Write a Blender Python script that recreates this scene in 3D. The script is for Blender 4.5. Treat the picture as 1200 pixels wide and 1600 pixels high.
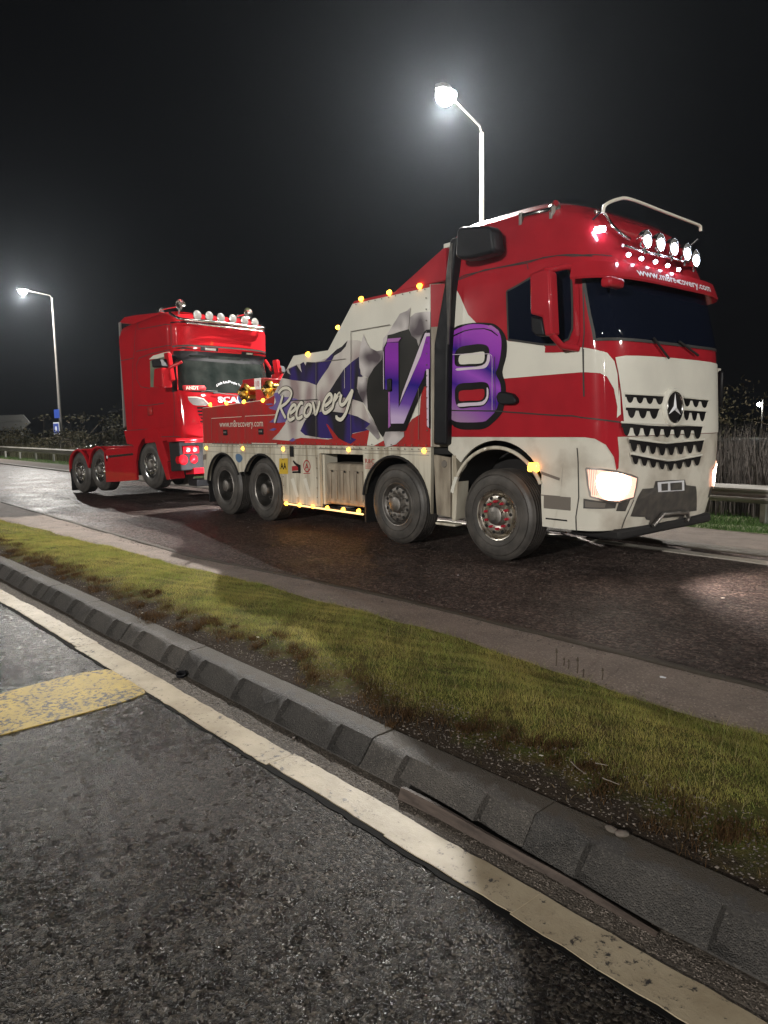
import bpy, bmesh, math, random
import numpy as np
from mathutils import Vector, Matrix
random.seed(7); rng = np.random.default_rng(7)
SC = bpy.context.scene
for o in list(bpy.data.objects): bpy.data.objects.remove(o)
COL = SC.collection
# ------------------------------------------------------------------ camera, sky, exposure
F = 1130.0; CX, CY = 600.0, 800.0; H = 1.57
_a = np.array([-970., -120., F]); _a /= np.linalg.norm(_a)
_d = np.array([150., 0, F]); _d[1] = -(_a[0]*_d[0]+_a[2]*_d[2])/_a[1]; _d /= np.linalg.norm(_d)
_y = np.cross(_a, _d)
if _y[0] < 0: _y = -_y
R = np.stack([-_a, _y, -_d], 1)
cam = bpy.data.cameras.new('camera'); co = bpy.data.objects.new('camera', cam); COL.objects.link(co)
RT = R.T
m = Matrix(((RT[0][0], -RT[0][1], -RT[0][2], 0), (RT[1][0], -RT[1][1], -RT[1][2], 0), (RT[2][0], -RT[2][1], -RT[2][2], H), (0, 0, 0, 1)))
co.matrix_world = m
cam.sensor_fit = 'VERTICAL'; cam.sensor_height = 36; cam.lens = F/1600*36; cam.clip_start = 0.05; cam.clip_end = 2000
SC.camera = co
SC.render.resolution_x = 768; SC.render.resolution_y = 1024
SC.view_settings.view_transform = 'Standard'; SC.view_settings.look = 'None'
SC.view_settings.exposure = 0.5; SC.view_settings.gamma = 1
W = bpy.data.worlds.new("World"); SC.world = W; W.use_nodes = True
wn = W.node_tree.nodes; wl = W.node_tree.links; wn.clear()
wo = wn.new('ShaderNodeOutputWorld'); bgd = wn.new('ShaderNodeBackground'); sky = wn.new('ShaderNodeTexSky')
sky.sky_type = 'NISHITA'; sky.sun_disc = False; sky.sun_elevation = math.radians(1.0); sky.sun_rotation = math.radians(200)
mx = wn.new('ShaderNodeMixRGB'); mx.blend_type = 'MIX'; mx.inputs[0].default_value = .93; mx.inputs[2].default_value = (.95, .98, 1.15, 1)
wl.new(sky.outputs[0], mx.inputs[1]); wl.new(mx.outputs[0], bgd.inputs[0]); bgd.inputs[1].default_value = 0.0019
wl.new(bgd.outputs[0], wo.inputs[0])
LAMP_W = 5200.0; HAZE = 0.00026
def area_light(name, loc, power, size, aim, color=(1, .97, .92), sy=None, spread=180):
    L = bpy.data.lights.new(name, 'AREA'); L.energy = power; L.shape = 'RECTANGLE' if sy else 'DISK'; L.size = size
    if sy: L.size_y = sy
    L.color = color; L.spread = math.radians(spread)
    o = bpy.data.objects.new(name, L); COL.objects.link(o); o.location = loc
    o.rotation_euler = (Vector(aim)-Vector(loc)).to_track_quat('-Z', 'Y').to_euler(); return o
def spot_light(name, loc, power, aim, ang, color=(1, 1, 1), r=.05, blend=.6):
    L = bpy.data.lights.new(name, 'SPOT'); L.energy = power; L.spot_size = math.radians(ang); L.spot_blend = blend
    L.color = color; L.shadow_soft_size = r
    o = bpy.data.objects.new(name, L); COL.objects.link(o); o.location = loc
    o.rotation_euler = (Vector(aim)-Vector(loc)).to_track_quat('-Z', 'Y').to_euler(); return o
def point_light(name, loc, power, color, r=.03):
    L = bpy.data.lights.new(name, 'POINT'); L.energy = power; L.color = color; L.shadow_soft_size = r
    o = bpy.data.objects.new(name, L); COL.objects.link(o); o.location = loc; return o
# ------------------------------------------------------------------ photo measurement helpers (pixel -> point on a real plane)
def ray(px, py): return R.T @ np.array([(px-CX)/F, (py-CY)/F, 1.])
class Frame:
    def __init__(s, O, M=np.eye(3)): s.O = np.array(O, float); s.M = np.array(M, float)
    def plane(s, px, py, ax, val):
        r = s.M.T @ ray(px, py); c = s.M.T @ (np.array([0, 0, H])-s.O); t = (val-c[ax])/r[ax]; return c+t*r
    def proj(s, P):
        q = R @ (s.O + s.M @ np.asarray(P, float) - np.array([0, 0, H])); return np.array([CX+F*q[0]/q[2], CY+F*q[1]/q[2]])
WORLD = Frame((0, 0, 0))
TX0, TY0, TTH, TPIT = -18.723, 5.860, .09655, .06803
_l = np.array([math.cos(TTH)*math.cos(TPIT), math.sin(TTH)*math.cos(TPIT), math.sin(TPIT)])
_s = np.array([-math.sin(TTH), math.cos(TTH), 0]); _n = np.cross(_l, _s)
TRAC = Frame((TX0, TY0, 0), np.stack([_l, _s, _n], 1))
Za = lambda u, v: (420+u/7.5, 500+v/7.5)
Zb = lambda u, v: (560+u/6.667, 460+v/6.667)
Zc = lambda u, v: (680+u/7.273, 480+v/7.273)
Z1 = lambda u, v: (680+u/2.609, 300+v/2.609)
Z2 = lambda u, v: (680+u/2.609, 580+v/2.609)
Z3 = lambda u, v: (300+u/2.857, 560+v/2.857)
Z4 = lambda u, v: (400+u/3.529, 380+v/3.529)
Z5 = lambda u, v: (310+u/6.316, 600+v/6.316)
Z7 = lambda u, v: (940+u/6.316, 550+v/6.316)
Z8 = lambda u, v: (880+u/5., 300+v/5.)
Zh = lambda u, v: (900+u/5.217, 700+v/5.217)
Zs = lambda u, v: (90+u/3.333, 450+v/3.333)
Zt = lambda u, v: (250+u/6.316, 470+v/6.316)
Zu = lambda u, v: (180+u/8., 640+v/8.)
# ------------------------------------------------------------------ materials
def lnk(nt, a, b): nt.links.new(a, b)
def mat(name, col, rough=.5, metal=0, coat=0, col2=None, nscale=4, nstretch=(1, 1, 1), nlo=.4, nhi=.65, bump=0, bscale=60, spec=.5, emit=None, estr=0, detail=5, bdist=.01, rvar=0):
    M_ = bpy.data.materials.new(name); M_.use_nodes = True; nt = M_.node_tree; b = nt.nodes['Principled BSDF']
    b.inputs['Base Color'].default_value = (*col, 1); b.inputs['Roughness'].default_value = rough; b.inputs['Metallic'].default_value = metal
    b.inputs['Coat Weight'].default_value = coat*(.5 if not metal else 1); b.inputs['Coat Roughness'].default_value = .04; b.inputs['Specular IOR Level'].default_value = (.04 if (coat and not metal) else spec); b.inputs['Coat Roughness'].default_value = .05
    if emit: b.inputs['Emission Color'].default_value = (*emit, 1); b.inputs['Emission Strength'].default_value = estr
    tc = nt.nodes.new('ShaderNodeTexCoord'); mp = nt.nodes.new('ShaderNodeMapping'); lnk(nt, tc.outputs['Object'], mp.inputs[0]); mp.inputs['Scale'].default_value = nstretch
    if col2 or rvar:
        n = nt.nodes.new('ShaderNodeTexNoise'); n.inputs['Scale'].default_value = nscale; n.inputs['Detail'].default_value = detail; lnk(nt, mp.outputs[0], n.inputs['Vector'])
        r = nt.nodes.new('ShaderNodeValToRGB'); r.color_ramp.elements[0].position = nlo; r.color_ramp.elements[1].position = nhi
        lnk(nt, n.outputs['Fac'], r.inputs[0])
        if col2:
            r.color_ramp.elements[0].color = (*col, 1); r.color_ramp.elements[1].color = (*col2, 1); lnk(nt, r.outputs[0], b.inputs['Base Color'])
        if rvar:
            mr = nt.nodes.new('ShaderNodeMapRange'); mr.inputs['From Min'].default_value = nlo; mr.inputs['From Max'].default_value = nhi
            mr.inputs['To Min'].default_value = rough; mr.inputs['To Max'].default_value = rough+rvar; lnk(nt, n.outputs['Fac'], mr.inputs[0]); lnk(nt, mr.outputs[0], b.inputs['Roughness'])
    if bump:
        n2 = nt.nodes.new('ShaderNodeTexNoise'); n2.inputs['Scale'].default_value = bscale; n2.inputs['Detail'].default_value = 4; lnk(nt, tc.outputs['Object'], n2.inputs['Vector'])
        bu = nt.nodes.new('ShaderNodeBump'); bu.inputs['Strength'].default_value = bump; bu.inputs['Distance'].default_value = bdist
        lnk(nt, n2.outputs['Fac'], bu.inputs['Height']); lnk(nt, bu.outputs[0], b.inputs['Normal'])
    return M_
def zramp_mat(name, z0, z1, stops, rough=.3, coat=.6, tilt=0, wob=.25):
    """printed vinyl with a colour ramp along the height of the panel"""
    M_ = bpy.data.materials.new(name); M_.use_nodes = True; nt = M_.node_tree; b = nt.nodes['Principled BSDF']
    b.inputs['Roughness'].default_value = rough; b.inputs['Coat Weight'].default_value = coat*.4; b.inputs['Coat Roughness'].default_value = .05; b.inputs['Specular IOR Level'].default_value = .03
    tc = nt.nodes.new('ShaderNodeTexCoord'); sp = nt.nodes.new('ShaderNodeSeparateXYZ'); lnk(nt, tc.outputs['Object'], sp.inputs[0])
    n = nt.nodes.new('ShaderNodeTexNoise'); n.inputs['Scale'].default_value = 1.6; n.inputs['Detail'].default_value = 1; lnk(nt, tc.outputs['Object'], n.inputs['Vector'])
    ma = nt.nodes.new('ShaderNodeMath'); ma.operation = 'MULTIPLY_ADD'; ma.inputs[1].default_value = wob*2; lnk(nt, n.outputs['Fac'], ma.inputs[0]); lnk(nt, sp.outputs['Z'], ma.inputs[2])
    mb = nt.nodes.new('ShaderNodeMath'); mb.operation = 'MULTIPLY_ADD'; mb.inputs[1].default_value = tilt; lnk(nt, sp.outputs['X'], mb.inputs[0]); lnk(nt, ma.outputs[0], mb.inputs[2])
    mr = nt.nodes.new('ShaderNodeMapRange'); mr.inputs['From Min'].default_value = z0+wob; mr.inputs['From Max'].default_value = z1+wob; lnk(nt, mb.outputs[0], mr.inputs[0])
    r = nt.nodes.new('ShaderNodeValToRGB'); e = r.color_ramp.elements
    while len(e) < len(stops): e.new(.5)
    for el, (p, c) in zip(e, stops): el.position = p; el.color = (*c, 1)
    lnk(nt, mr.outputs[0], r.inputs[0]); lnk(nt, r.outputs[0], b.inputs['Base Color']); return M_
M = {}
M['red'] = mat('red_paint', (.40, .018, .028), .32, coat=1.6, col2=(.34, .016, .025), nscale=3, rvar=.06)
M['red2'] = mat('bright_red_paint', (.44, .012, .018), .3, coat=1.6, col2=(.38, .012, .018), nscale=2, rvar=.08)
M['redprint'] = mat('red_dusty_print', (.42, .03, .03), .42, coat=.35, col2=(.33, .045, .04), nscale=3, nstretch=(3, 1, .6))
M['white'] = mat('cream_white_paint', (.72, .70, .62), .34, coat=.9, col2=(.66, .64, .57), nscale=2)
M['dirty'] = mat('grimy_white_paint', (.62, .58, .48), .5, coat=.2, col2=(.22, .17, .11), nscale=3.2, nstretch=(2.6, 1, .35), nlo=.42, nhi=.78, rvar=.2)
M['dirty_shaded'] = mat('grimed_and_shaded_panel', (.36, .31, .24), .6, col2=(.14, .11, .08), nscale=4, nstretch=(2, 1, .6), nlo=.35, nhi=.75)  # road grime; on the front bulkhead this colour stands for shade
M['bumperwhite'] = mat('bumper_white_paint', (.66, .63, .55), .38, coat=.6, col2=(.36, .31, .25), nscale=2.4, nlo=.48, nhi=.8, detail=8)
M['black'] = mat('black_plastic', (.010, .010, .012), .42, spec=.22, rvar=.1, nscale=8)
M['matt'] = mat('matt_chassis_black', (.009, .008, .008), .75)
M['darkgrey'] = mat('dark_grey_plastic', (.05, .047, .045), .5, col2=(.09, .08, .07), nscale=9)
M['gap'] = mat('rubber_seal', (.03, .028, .026), .6)
M['seam'] = mat('panel_seam_shade', (.16, .14, .12), .6)
M['glass'] = mat('dark_window_glass', (.005, .007, .015), .05, coat=1, spec=.8)
M['glass2'] = mat('cloudy_reflection_windscreen', (.008, .011, .010), .12, coat=1, col2=(.028, .033, .030), nscale=3, nlo=.35, nhi=.7)  # cloudy greenish tones paint reflections into the glass
M['chrome'] = mat('chrome', (.75, .74, .72), .12, 1, rvar=.12, nscale=12)
M['alu'] = mat('dull_aluminium', (.32, .30, .28), .42, 1, rvar=.2, nscale=14, bump=.1)
M['alu2'] = mat('polished_alloy', (.62, .58, .52), .24, 1, rvar=.2, nscale=9)
M['tyre'] = mat('tyre_rubber', (.042, .038, .035), .5, col2=(.095, .086, .077), nscale=5, nlo=.35, nhi=.7, bump=.2, bscale=40)
M['rimdirty'] = mat('grimy_steel_rim', (.09, .085, .08), .45, .6, col2=(.04, .036, .032), nscale=7)
M['nutred'] = mat('red_nut_cover', (.45, .03, .05), .35, coat=.5)
M['cream'] = mat('cream_lettering', (.72, .68, .58), .4)
M['ink'] = mat('printed_black', (.012, .011, .012), .35, coat=.4, col2=(.02, .018, .018), nscale=2)
M['navy'] = zramp_mat('printed_navy_flag', 1.3, 2.9, [(0, (.06, .045, .16)), (.3, (.035, .03, .07)), (.5, (.085, .075, .24)), (.72, (.045, .042, .06)), (1, (.12, .11, .26))], tilt=.45, wob=.5)
M['navy2'] = mat('printed_dark_blue', (.045, .03, .15), .35, coat=.4, col2=(.028, .025, .03), nscale=1.8, nstretch=(1.6, 1, .7), nlo=.42, nhi=.58, detail=1)
M['flagwhite'] = mat('printed_flag_cloth', (.60, .56, .52), .4, coat=.4, col2=(.33, .25, .25), nscale=1.7, nstretch=(1.8, 1, 1), nlo=.42, nhi=.68, detail=1)
M['curl'] = mat('printed_torn_metal', (.58, .54, .53), .35, coat=.5, col2=(.10, .08, .09), nscale=3.1, nlo=.38, nhi=.66, detail=1)
M['hole'] = mat('printed_torn_hole', (.022, .021, .02), .3, coat=.5, col2=(.04, .038, .034), nscale=1.3, detail=1)
M['purple'] = zramp_mat('printed_purple_blend', 1.42, 2.75, [(0, (.55, .42, .65)), (.14, (.16, .07, .38)), (.33, (.025, .012, .22)), (.55, (.26, .035, .42)), (.8, (.22, .03, .34)), (1, (.16, .05, .26))], tilt=.15, wob=.05)
M['purple8'] = zramp_mat('printed_purple_blend_eight', 1.35, 2.75, [(0, (.34, .20, .36)), (.14, (.28, .10, .38)), (.32, (.06, .018, .28)), (.45, (.33, .08, .52)), (.58, (.02, .012, .22)), (.73, (.30, .05, .45)), (.88, (.38, .07, .50)), (1, (.6, .42, .62))], tilt=.42, wob=.12)
M['lilac'] = mat('printed_lilac_edge', (.40, .15, .45), .35, coat=.5)
M['palepink'] = mat('printed_pale_highlight', (.66, .56, .66), .35, coat=.5)
M['blueprint'] = mat('printed_blue_patch', (.20, .15, .36), .4, coat=.3, col2=(.12, .09, .28), nscale=4)
M['yellowsign'] = mat('yellow_sticker', (.62, .42, .04), .4)
M['redsticker'] = mat('red_sticker', (.38, .03, .035), .5, spec=.15)
M['bluesticker'] = mat('blue_sticker', (.10, .18, .30), .4)
M['gold'] = mat('brass', (.60, .38, .08), .22, 1)
M['amber'] = mat('amber_lamp_lens', (.8, .35, .02), .3, emit=(1, .45, .03), estr=7)
M['amberhot'] = mat('amber_lamp_hot', (.8, .3, .02), .3, emit=(1, .40, .04), estr=5)
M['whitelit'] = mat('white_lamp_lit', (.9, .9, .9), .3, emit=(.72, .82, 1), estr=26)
M['stripglow'] = mat('lit_strip', (.8, .6, .3), .3, emit=(1, .62, .25), estr=1.1)
M['headlit'] = mat('headlamp_lit', (.9, .9, .9), .2, emit=(1, .86, .72), estr=16)
M['headglow'] = mat('headlamp_glowing_lens', (.8, .6, .5), .2, emit=(1, .50, .36), estr=.8)
M['streetlit'] = mat('street_lamp_lit', (.9, .9, .9), .3, emit=(.95, .97, 1), estr=120)
M['lens'] = mat('clear_lamp_glass', (.45, .44, .42), .12, .5, coat=1, bump=.3, bscale=90)
M['redlens'] = mat('red_lit_lens', (.5, .012, .02), .12, coat=1, bump=.3, bscale=80)
M['steelgal'] = mat('galvanised_steel', (.34, .34, .33), .5, .7, col2=(.26, .25, .23), nscale=5)
M['rail'] = mat('weathered_barrier_steel', (.19, .18, .165), .7, 0, col2=(.11, .10, .085), nscale=3, nstretch=(.3, 1, 3))
M['postgrey'] = mat('lamp_post_grey', (.075, .07, .062), .7, 0, col2=(.06, .056, .05), nscale=4)
M['signgrey'] = mat('sign_back_grey', (.20, .20, .19), .6)
M['signblue'] = mat('sign_blue', (.03, .07, .35), .4, emit=None)
M['signwhite'] = mat('sign_white', (.75, .75, .78), .4)
M['leaf'] = mat('scrub_leaf', (.016, .016, .008), .8, col2=(.035, .028, .016), nscale=1.2, spec=.1)
M['bark'] = mat('bark', (.06, .045, .03), .85, bump=.5)
M['drygrass'] = mat('dry_reed', (.30, .26, .21), .7, col2=(.13, .11, .09), nscale=2)
M['debris'] = mat('rotten_board', (.085, .062, .05), .7, col2=(.04, .028, .022), nscale=9, nstretch=(.5, 6, 6), bump=.4, bscale=50)
# ------------------------------------------------------------------ mesh builder
class MB:
    def __init__(s): s.v = []; s.f = []
    def add(s, vs, fs):
        b = len(s.v); s.v += [tuple(map(float, p)) for p in vs]; s.f += [tuple(i+b for i in f) for f in fs]; return s
    def box(s, x0, x1, y0, y1, z0, z1):
        return s.add([(x0, y0, z0), (x1, y0, z0), (x1, y1, z0), (x0, y1, z0), (x0, y0, z1), (x1, y0, z1), (x1, y1, z1), (x0, y1, z1)],
                     [(0, 3, 2, 1), (4, 5, 6, 7), (0, 1, 5, 4), (1, 2, 6, 5), (2, 3, 7, 6), (3, 0, 4, 7)])
    def prism_y(s, pts, y0, y1):   # pts (x,z)
        n = len(pts)
        return s.add([(p[0], y0, p[1]) for p in pts]+[(p[0], y1, p[1]) for p in pts],
                     [tuple(range(n)), tuple(range(2*n-1, n-1, -1))]+[(i, (i+1) % n+0, (i+1) % n+n, i+n)[::-1] for i in range(n)])
    def prism_x(s, pts, x0, x1):   # pts (y,z)
        n = len(pts)
        return s.add([(x0, p[0], p[1]) for p in pts]+[(x1, p[0], p[1]) for p in pts],
                     [tuple(range(n)), tuple(range(2*n-1, n-1, -1))]+[(i, (i+1) % n, (i+1) % n+n, i+n)[::-1] for i in range(n)])
    def prism_z(s, pts, z0, z1):
        n = len(pts)
        return s.add([(p[0], p[1], z0) for p in pts]+[(p[0], p[1], z1) for p in pts],
                     [tuple(range(n)), tuple(range(2*n-1, n-1, -1))]+[(i, (i+1) % n, (i+1) % n+n, i+n)[::-1] for i in range(n)])
    def tube(s, pts, r, n=8, r2=None, cap=True):
        pts = [Vector(p) for p in pts]; k = len(pts); rings = []
        up = None
        for i, p in enumerate(pts):
            t = (pts[min(i+1, k-1)]-pts[max(i-1, 0)]).normalized()
            if up is None: up = Vector((0, 0, 1)) if abs(t.z) < .9 else Vector((1, 0, 0))
            a = t.cross(up).normalized(); b = a.cross(t).normalized(); up = b
            rr = r if r2 is None else r+(r2-r)*i/(k-1)
            rings.append([p+(a*math.cos(2*math.pi*j/n)+b*math.sin(2*math.pi*j/n))*rr for j in range(n)])
        vs = [q for rg in rings for q in rg]; fs = []
        for i in range(k-1):
            for j in range(n): fs.append((i*n+j, i*n+(j+1) % n, (i+1)*n+(j+1) % n, (i+1)*n+j))
        if cap: fs.append(tuple(range(n))[::-1]); fs.append(tuple((k-1)*n+j for j in range(n)))
        return s.add(vs, fs)
    def lathe(s, prof, c, axis='y', n=32, close=False):   # prof [(radius, along)]
        vs = []; fs = []; k = len(prof)
        for (r, h) in prof:
            for j in range(n):
                a = 2*math.pi*j/n; u, w = r*math.cos(a), r*math.sin(a)
                if axis == 'y': vs.append((c[0]+u, c[1]+h, c[2]+w))
                elif axis == 'x': vs.append((c[0]+h, c[1]+u, c[2]+w))
                else: vs.append((c[0]+u, c[1]+w, c[2]+h))
        for i in range(k-1):
            for j in range(n): fs.append((i*n+j, (i+1)*n+j, (i+1)*n+(j+1) % n, i*n+(j+1) % n))
        if close:
            i = k-1
            for j in range(n): fs.append((i*n+j, j, (j+1) % n, i*n+(j+1) % n))
        return s.add(vs, fs)
    def build(s, name, m_, parent=None, off=(0, 0, 0), smooth=None, bevel=0, label=None, kind=None, segs=2, recalc=True):
        me = bpy.data.meshes.new(name); o3 = np.array(off)
        me.from_pydata([tuple(np.array(p)-o3) for p in s.v], [], s.f); me.materials.append(m_)
        if recalc:
            bm = bmesh.new(); bm.from_mesh(me); bmesh.ops.recalc_face_normals(bm, faces=bm.faces); bm.to_mesh(me); bm.free()
        if smooth is not None:
            me.shade_smooth(); me.set_sharp_from_angle(angle=math.radians(smooth))
        o = bpy.data.objects.new(name, me); COL.objects.link(o)
        if parent: o.parent = parent
        if bevel:
            b = o.modifiers.new('bevel', 'BEVEL'); b.width = bevel; b.segments = segs; b.limit_method = 'ANGLE'; b.angle_limit = math.radians(35)
            if smooth is None: me.shade_smooth(); me.set_sharp_from_angle(angle=math.radians(50))
        if label: o['label'] = label
        if kind: o['kind'] = kind
        return o
def thing(name, label, cat, loc=(0, 0, 0), rot=None, group=None):
    o = bpy.data.objects.new(name, None); COL.objects.link(o); o.empty_display_size = .2
    if rot is not None: o.matrix_world = Matrix.Translation(loc) @ rot.to_4x4()
    else: o.location = loc
    o['label'] = label; o['category'] = cat
    if group: o['group'] = group
    return o
def tag(o, label, cat, group=None):
    o['label'] = label; o['category'] = cat
    if group: o['group'] = group
    return o
def kids(o): return [c for c in bpy.data.objects if c.parent == o]
def copy_tree(o, parent=None):
    ch = kids(o); c = o.copy(); COL.objects.link(c)
    if parent: c.parent = parent
    for k in ch: copy_tree(k, c)
    return c
def spline(pts, per=5, closed=True):
    n = len(pts); out = []
    P = [np.array(p, float) for p in pts]
    rg = range(n if closed else n-1)
    for i in rg:
        p0, p1, p2, p3 = (P[(i-1) % n], P[i], P[(i+1) % n], P[(i+2) % n]) if closed else (P[max(i-1, 0)], P[i], P[i+1], P[min(i+2, n-1)])
        for j in range(per):
            t = j/per; out.append(.5*((2*p1)+(p2-p0)*t+(2*p0-5*p1+4*p2-p3)*t*t+(3*p1-p0-3*p2+p3)*t**3))
    if not closed: out.append(P[-1])
    return out
def text_mesh(txt, size=1, sx=1, shear=0, extrude=0, bold=0, align='LEFT', spacing=1):
    cu = bpy.data.curves.new('lettering', 'FONT'); cu.body = txt; cu.size = size; cu.shear = shear; cu.align_x = align; cu.offset = bold; cu.space_character = spacing
    cu.resolution_u = 3
    o = bpy.data.objects.new('lettering', cu); COL.objects.link(o); dg = bpy.context.evaluated_depsgraph_get(); dg.update()
    me = bpy.data.meshes.new_from_object(o.evaluated_get(dg)); vs = [(v.co.x*sx, v.co.y) for v in me.vertices]; fs = [tuple(p.vertices) for p in me.polygons]
    bpy.data.objects.remove(o); return vs, fs
# ------------------------------------------------------------------ ground
def line_y(x): return 1.883+.0266*x      # far edge of the painted line
def kerb_y(x): return 2.02+.0262*x       # foot of the kerb face
def grid(name, xs, rows, m_, kind='structure', zf=None, smooth=True):
    """xs stations; rows(x) -> list of (y,z)"""
    V = []; nr = len(rows(xs[0]))
    for x in xs:
        for (y, z) in rows(x): V.append((x, y, z+(zf(x, y) if zf else 0)))
    Fc = [(i*nr+j, (i+1)*nr+j, (i+1)*nr+j+1, i*nr+j+1) for i in range(len(xs)-1) for j in range(nr-1)]
    me = bpy.data.meshes.new(name); me.from_pydata(V, [], Fc); me.materials.append(m_)
    if smooth: me.shade_smooth()
    o = bpy.data.objects.new(name, me); COL.objects.link(o)
    if kind: o['kind'] = kind
    return o
def node_mat(name):
    M_ = bpy.data.materials.new(name); M_.use_nodes = True; nt = M_.node_tree; return M_, nt, nt.nodes['Principled BSDF']
def noise(nt, vec, scale, detail=4, rough=.5):
    n = nt.nodes.new('ShaderNodeTexNoise'); n.inputs['Scale'].default_value = scale; n.inputs['Detail'].default_value = detail; n.inputs['Roughness'].default_value = rough; lnk(nt, vec, n.inputs['Vector']); return n.outputs['Fac']
def ramp(nt, fac, stops):
    r = nt.nodes.new('ShaderNodeValToRGB'); e = r.color_ramp.elements
    while len(e) < len(stops): e.new(.5)
    for el, (p, c) in zip(e, stops): el.position = p; el.color = (*c, 1) if len(c) == 3 else c
    lnk(nt, fac, r.inputs[0]); return r.outputs[0]
def mth(nt, op, a, b=None, c=None):
    n = nt.nodes.new('ShaderNodeMath'); n.operation = op
    for i, v in enumerate((a, b, c)):
        if v is None: continue
        if isinstance(v, (int, float)): n.inputs[i].default_value = v
        else: lnk(nt, v, n.inputs[i])
    return n.outputs[0]
def mixc(nt, f, a, b):
    n = nt.nodes.new('ShaderNodeMixRGB')
    for i, v in enumerate((f, a, b)):
        if isinstance(v, (int, float)): n.inputs[i].default_value = v
        elif isinstance(v, tuple): n.inputs[i].default_value = (*v, 1)
        else: lnk(nt, v, n.inputs[i])
    return n.outputs[0]
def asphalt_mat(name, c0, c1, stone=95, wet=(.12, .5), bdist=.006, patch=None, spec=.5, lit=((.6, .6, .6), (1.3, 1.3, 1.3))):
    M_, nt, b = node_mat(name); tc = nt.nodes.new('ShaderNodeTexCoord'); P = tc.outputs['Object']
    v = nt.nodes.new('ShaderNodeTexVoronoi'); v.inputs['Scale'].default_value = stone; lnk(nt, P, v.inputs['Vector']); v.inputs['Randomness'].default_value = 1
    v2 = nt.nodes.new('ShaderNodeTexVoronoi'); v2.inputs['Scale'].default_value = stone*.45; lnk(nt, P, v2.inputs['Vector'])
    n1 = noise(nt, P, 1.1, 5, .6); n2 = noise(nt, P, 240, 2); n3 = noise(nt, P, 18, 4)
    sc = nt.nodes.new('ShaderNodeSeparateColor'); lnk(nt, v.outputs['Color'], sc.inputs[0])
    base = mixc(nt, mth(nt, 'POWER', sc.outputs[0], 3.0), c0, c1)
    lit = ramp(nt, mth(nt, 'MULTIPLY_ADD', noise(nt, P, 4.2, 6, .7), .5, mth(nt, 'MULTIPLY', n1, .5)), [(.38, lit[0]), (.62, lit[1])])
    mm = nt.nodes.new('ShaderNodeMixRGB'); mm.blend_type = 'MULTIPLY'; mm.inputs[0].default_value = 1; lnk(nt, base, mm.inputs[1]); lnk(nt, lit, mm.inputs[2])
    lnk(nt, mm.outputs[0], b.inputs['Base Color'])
    w = nt.nodes.new('ShaderNodeMapRange'); w.inputs['From Min'].default_value = .35; w.inputs['From Max'].default_value = .65; w.inputs['To Min'].default_value = wet[0]; w.inputs['To Max'].default_value = wet[1]
    lnk(nt, mth(nt, 'MULTIPLY_ADD', n3, .5, mth(nt, 'MULTIPLY', n1, .5)), w.inputs[0]); lnk(nt, w.outputs[0], b.inputs['Roughness'])
    ve = nt.nodes.new('ShaderNodeTexVoronoi'); ve.feature = 'DISTANCE_TO_EDGE'; ve.inputs['Scale'].default_value = stone; lnk(nt, P, ve.inputs['Vector'])
    n4 = noise(nt, P, stone*.16, 3, .6)
    flat = nt.nodes.new('ShaderNodeMapRange'); flat.interpolation_type = 'SMOOTHSTEP'; flat.inputs['From Min'].default_value = 0; flat.inputs['From Max'].default_value = .22; lnk(nt, ve.outputs['Distance'], flat.inputs[0])
    h = mth(nt, 'ADD', mth(nt, 'MULTIPLY', flat.outputs[0], mth(nt, 'MULTIPLY_ADD', sc.outputs[1], .9, .25)), mth(nt, 'MULTIPLY', n4, 1.2)); h2 = mth(nt, 'MULTIPLY', mth(nt, 'SUBTRACT', 1.0, v2.outputs['Distance']), .8)
    hh = mth(nt, 'ADD', mth(nt, 'ADD', h, h2), mth(nt, 'ADD', mth(nt, 'MULTIPLY', n2, .35), mth(nt, 'MULTIPLY', n3, .9)))
    bu = nt.nodes.new('ShaderNodeBump'); bu.inputs['Strength'].default_value = 1; bu.inputs['Distance'].default_value = bdist; lnk(nt, hh, bu.inputs['Height']); lnk(nt, bu.outputs[0], b.inputs['Normal'])
    b.inputs['Specular IOR Level'].default_value = spec
    return M_
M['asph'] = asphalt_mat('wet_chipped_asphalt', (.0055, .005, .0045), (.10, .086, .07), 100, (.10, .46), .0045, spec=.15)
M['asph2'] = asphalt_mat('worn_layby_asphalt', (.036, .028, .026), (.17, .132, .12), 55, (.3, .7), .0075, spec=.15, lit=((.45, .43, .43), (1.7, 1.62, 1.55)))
M['paint'] = mat('worn_road_paint', (.52, .45, .33), .55, col2=(.33, .27, .19), nscale=5, nstretch=(1, 3, 1), nlo=.4, nhi=.72, bump=.35, bscale=90, bdist=.004, detail=8)
M['tarj'] = mat('tar_joint_sealer', (.006, .006, .006), .8, spec=.1, bump=.6, bscale=70, bdist=.004)
def paint_worn(name, c1, c2, wear=.62):
    M_, nt, b = node_mat(name); tc = nt.nodes.new('ShaderNodeTexCoord'); P = tc.outputs['Object']
    n1 = noise(nt, P, 4, 6, .6); n2 = noise(nt, P, 30, 8, .75); n3 = noise(nt, P, 3.0, 3)
    c = mixc(nt, ramp(nt, n1, [(.35, (0, 0, 0)), (.7, (1, 1, 1))]), c1, c2)
    wr = ramp(nt, mth(nt, 'MULTIPLY_ADD', n3, .35, n2), [(wear, (0, 0, 0)), (wear+.07, (1, 1, 1))])
    lnk(nt, mixc(nt, wr, c, (.035, .032, .03)), b.inputs['Base Color']); b.inputs['Roughness'].default_value = .5
    bu = nt.nodes.new('ShaderNodeBump'); bu.inputs['Strength'].default_value = .8; bu.inputs['Distance'].default_value = .004; lnk(nt, n2, bu.inputs['Height']); lnk(nt, bu.outputs[0], b.inputs['Normal'])
    return M_
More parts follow.
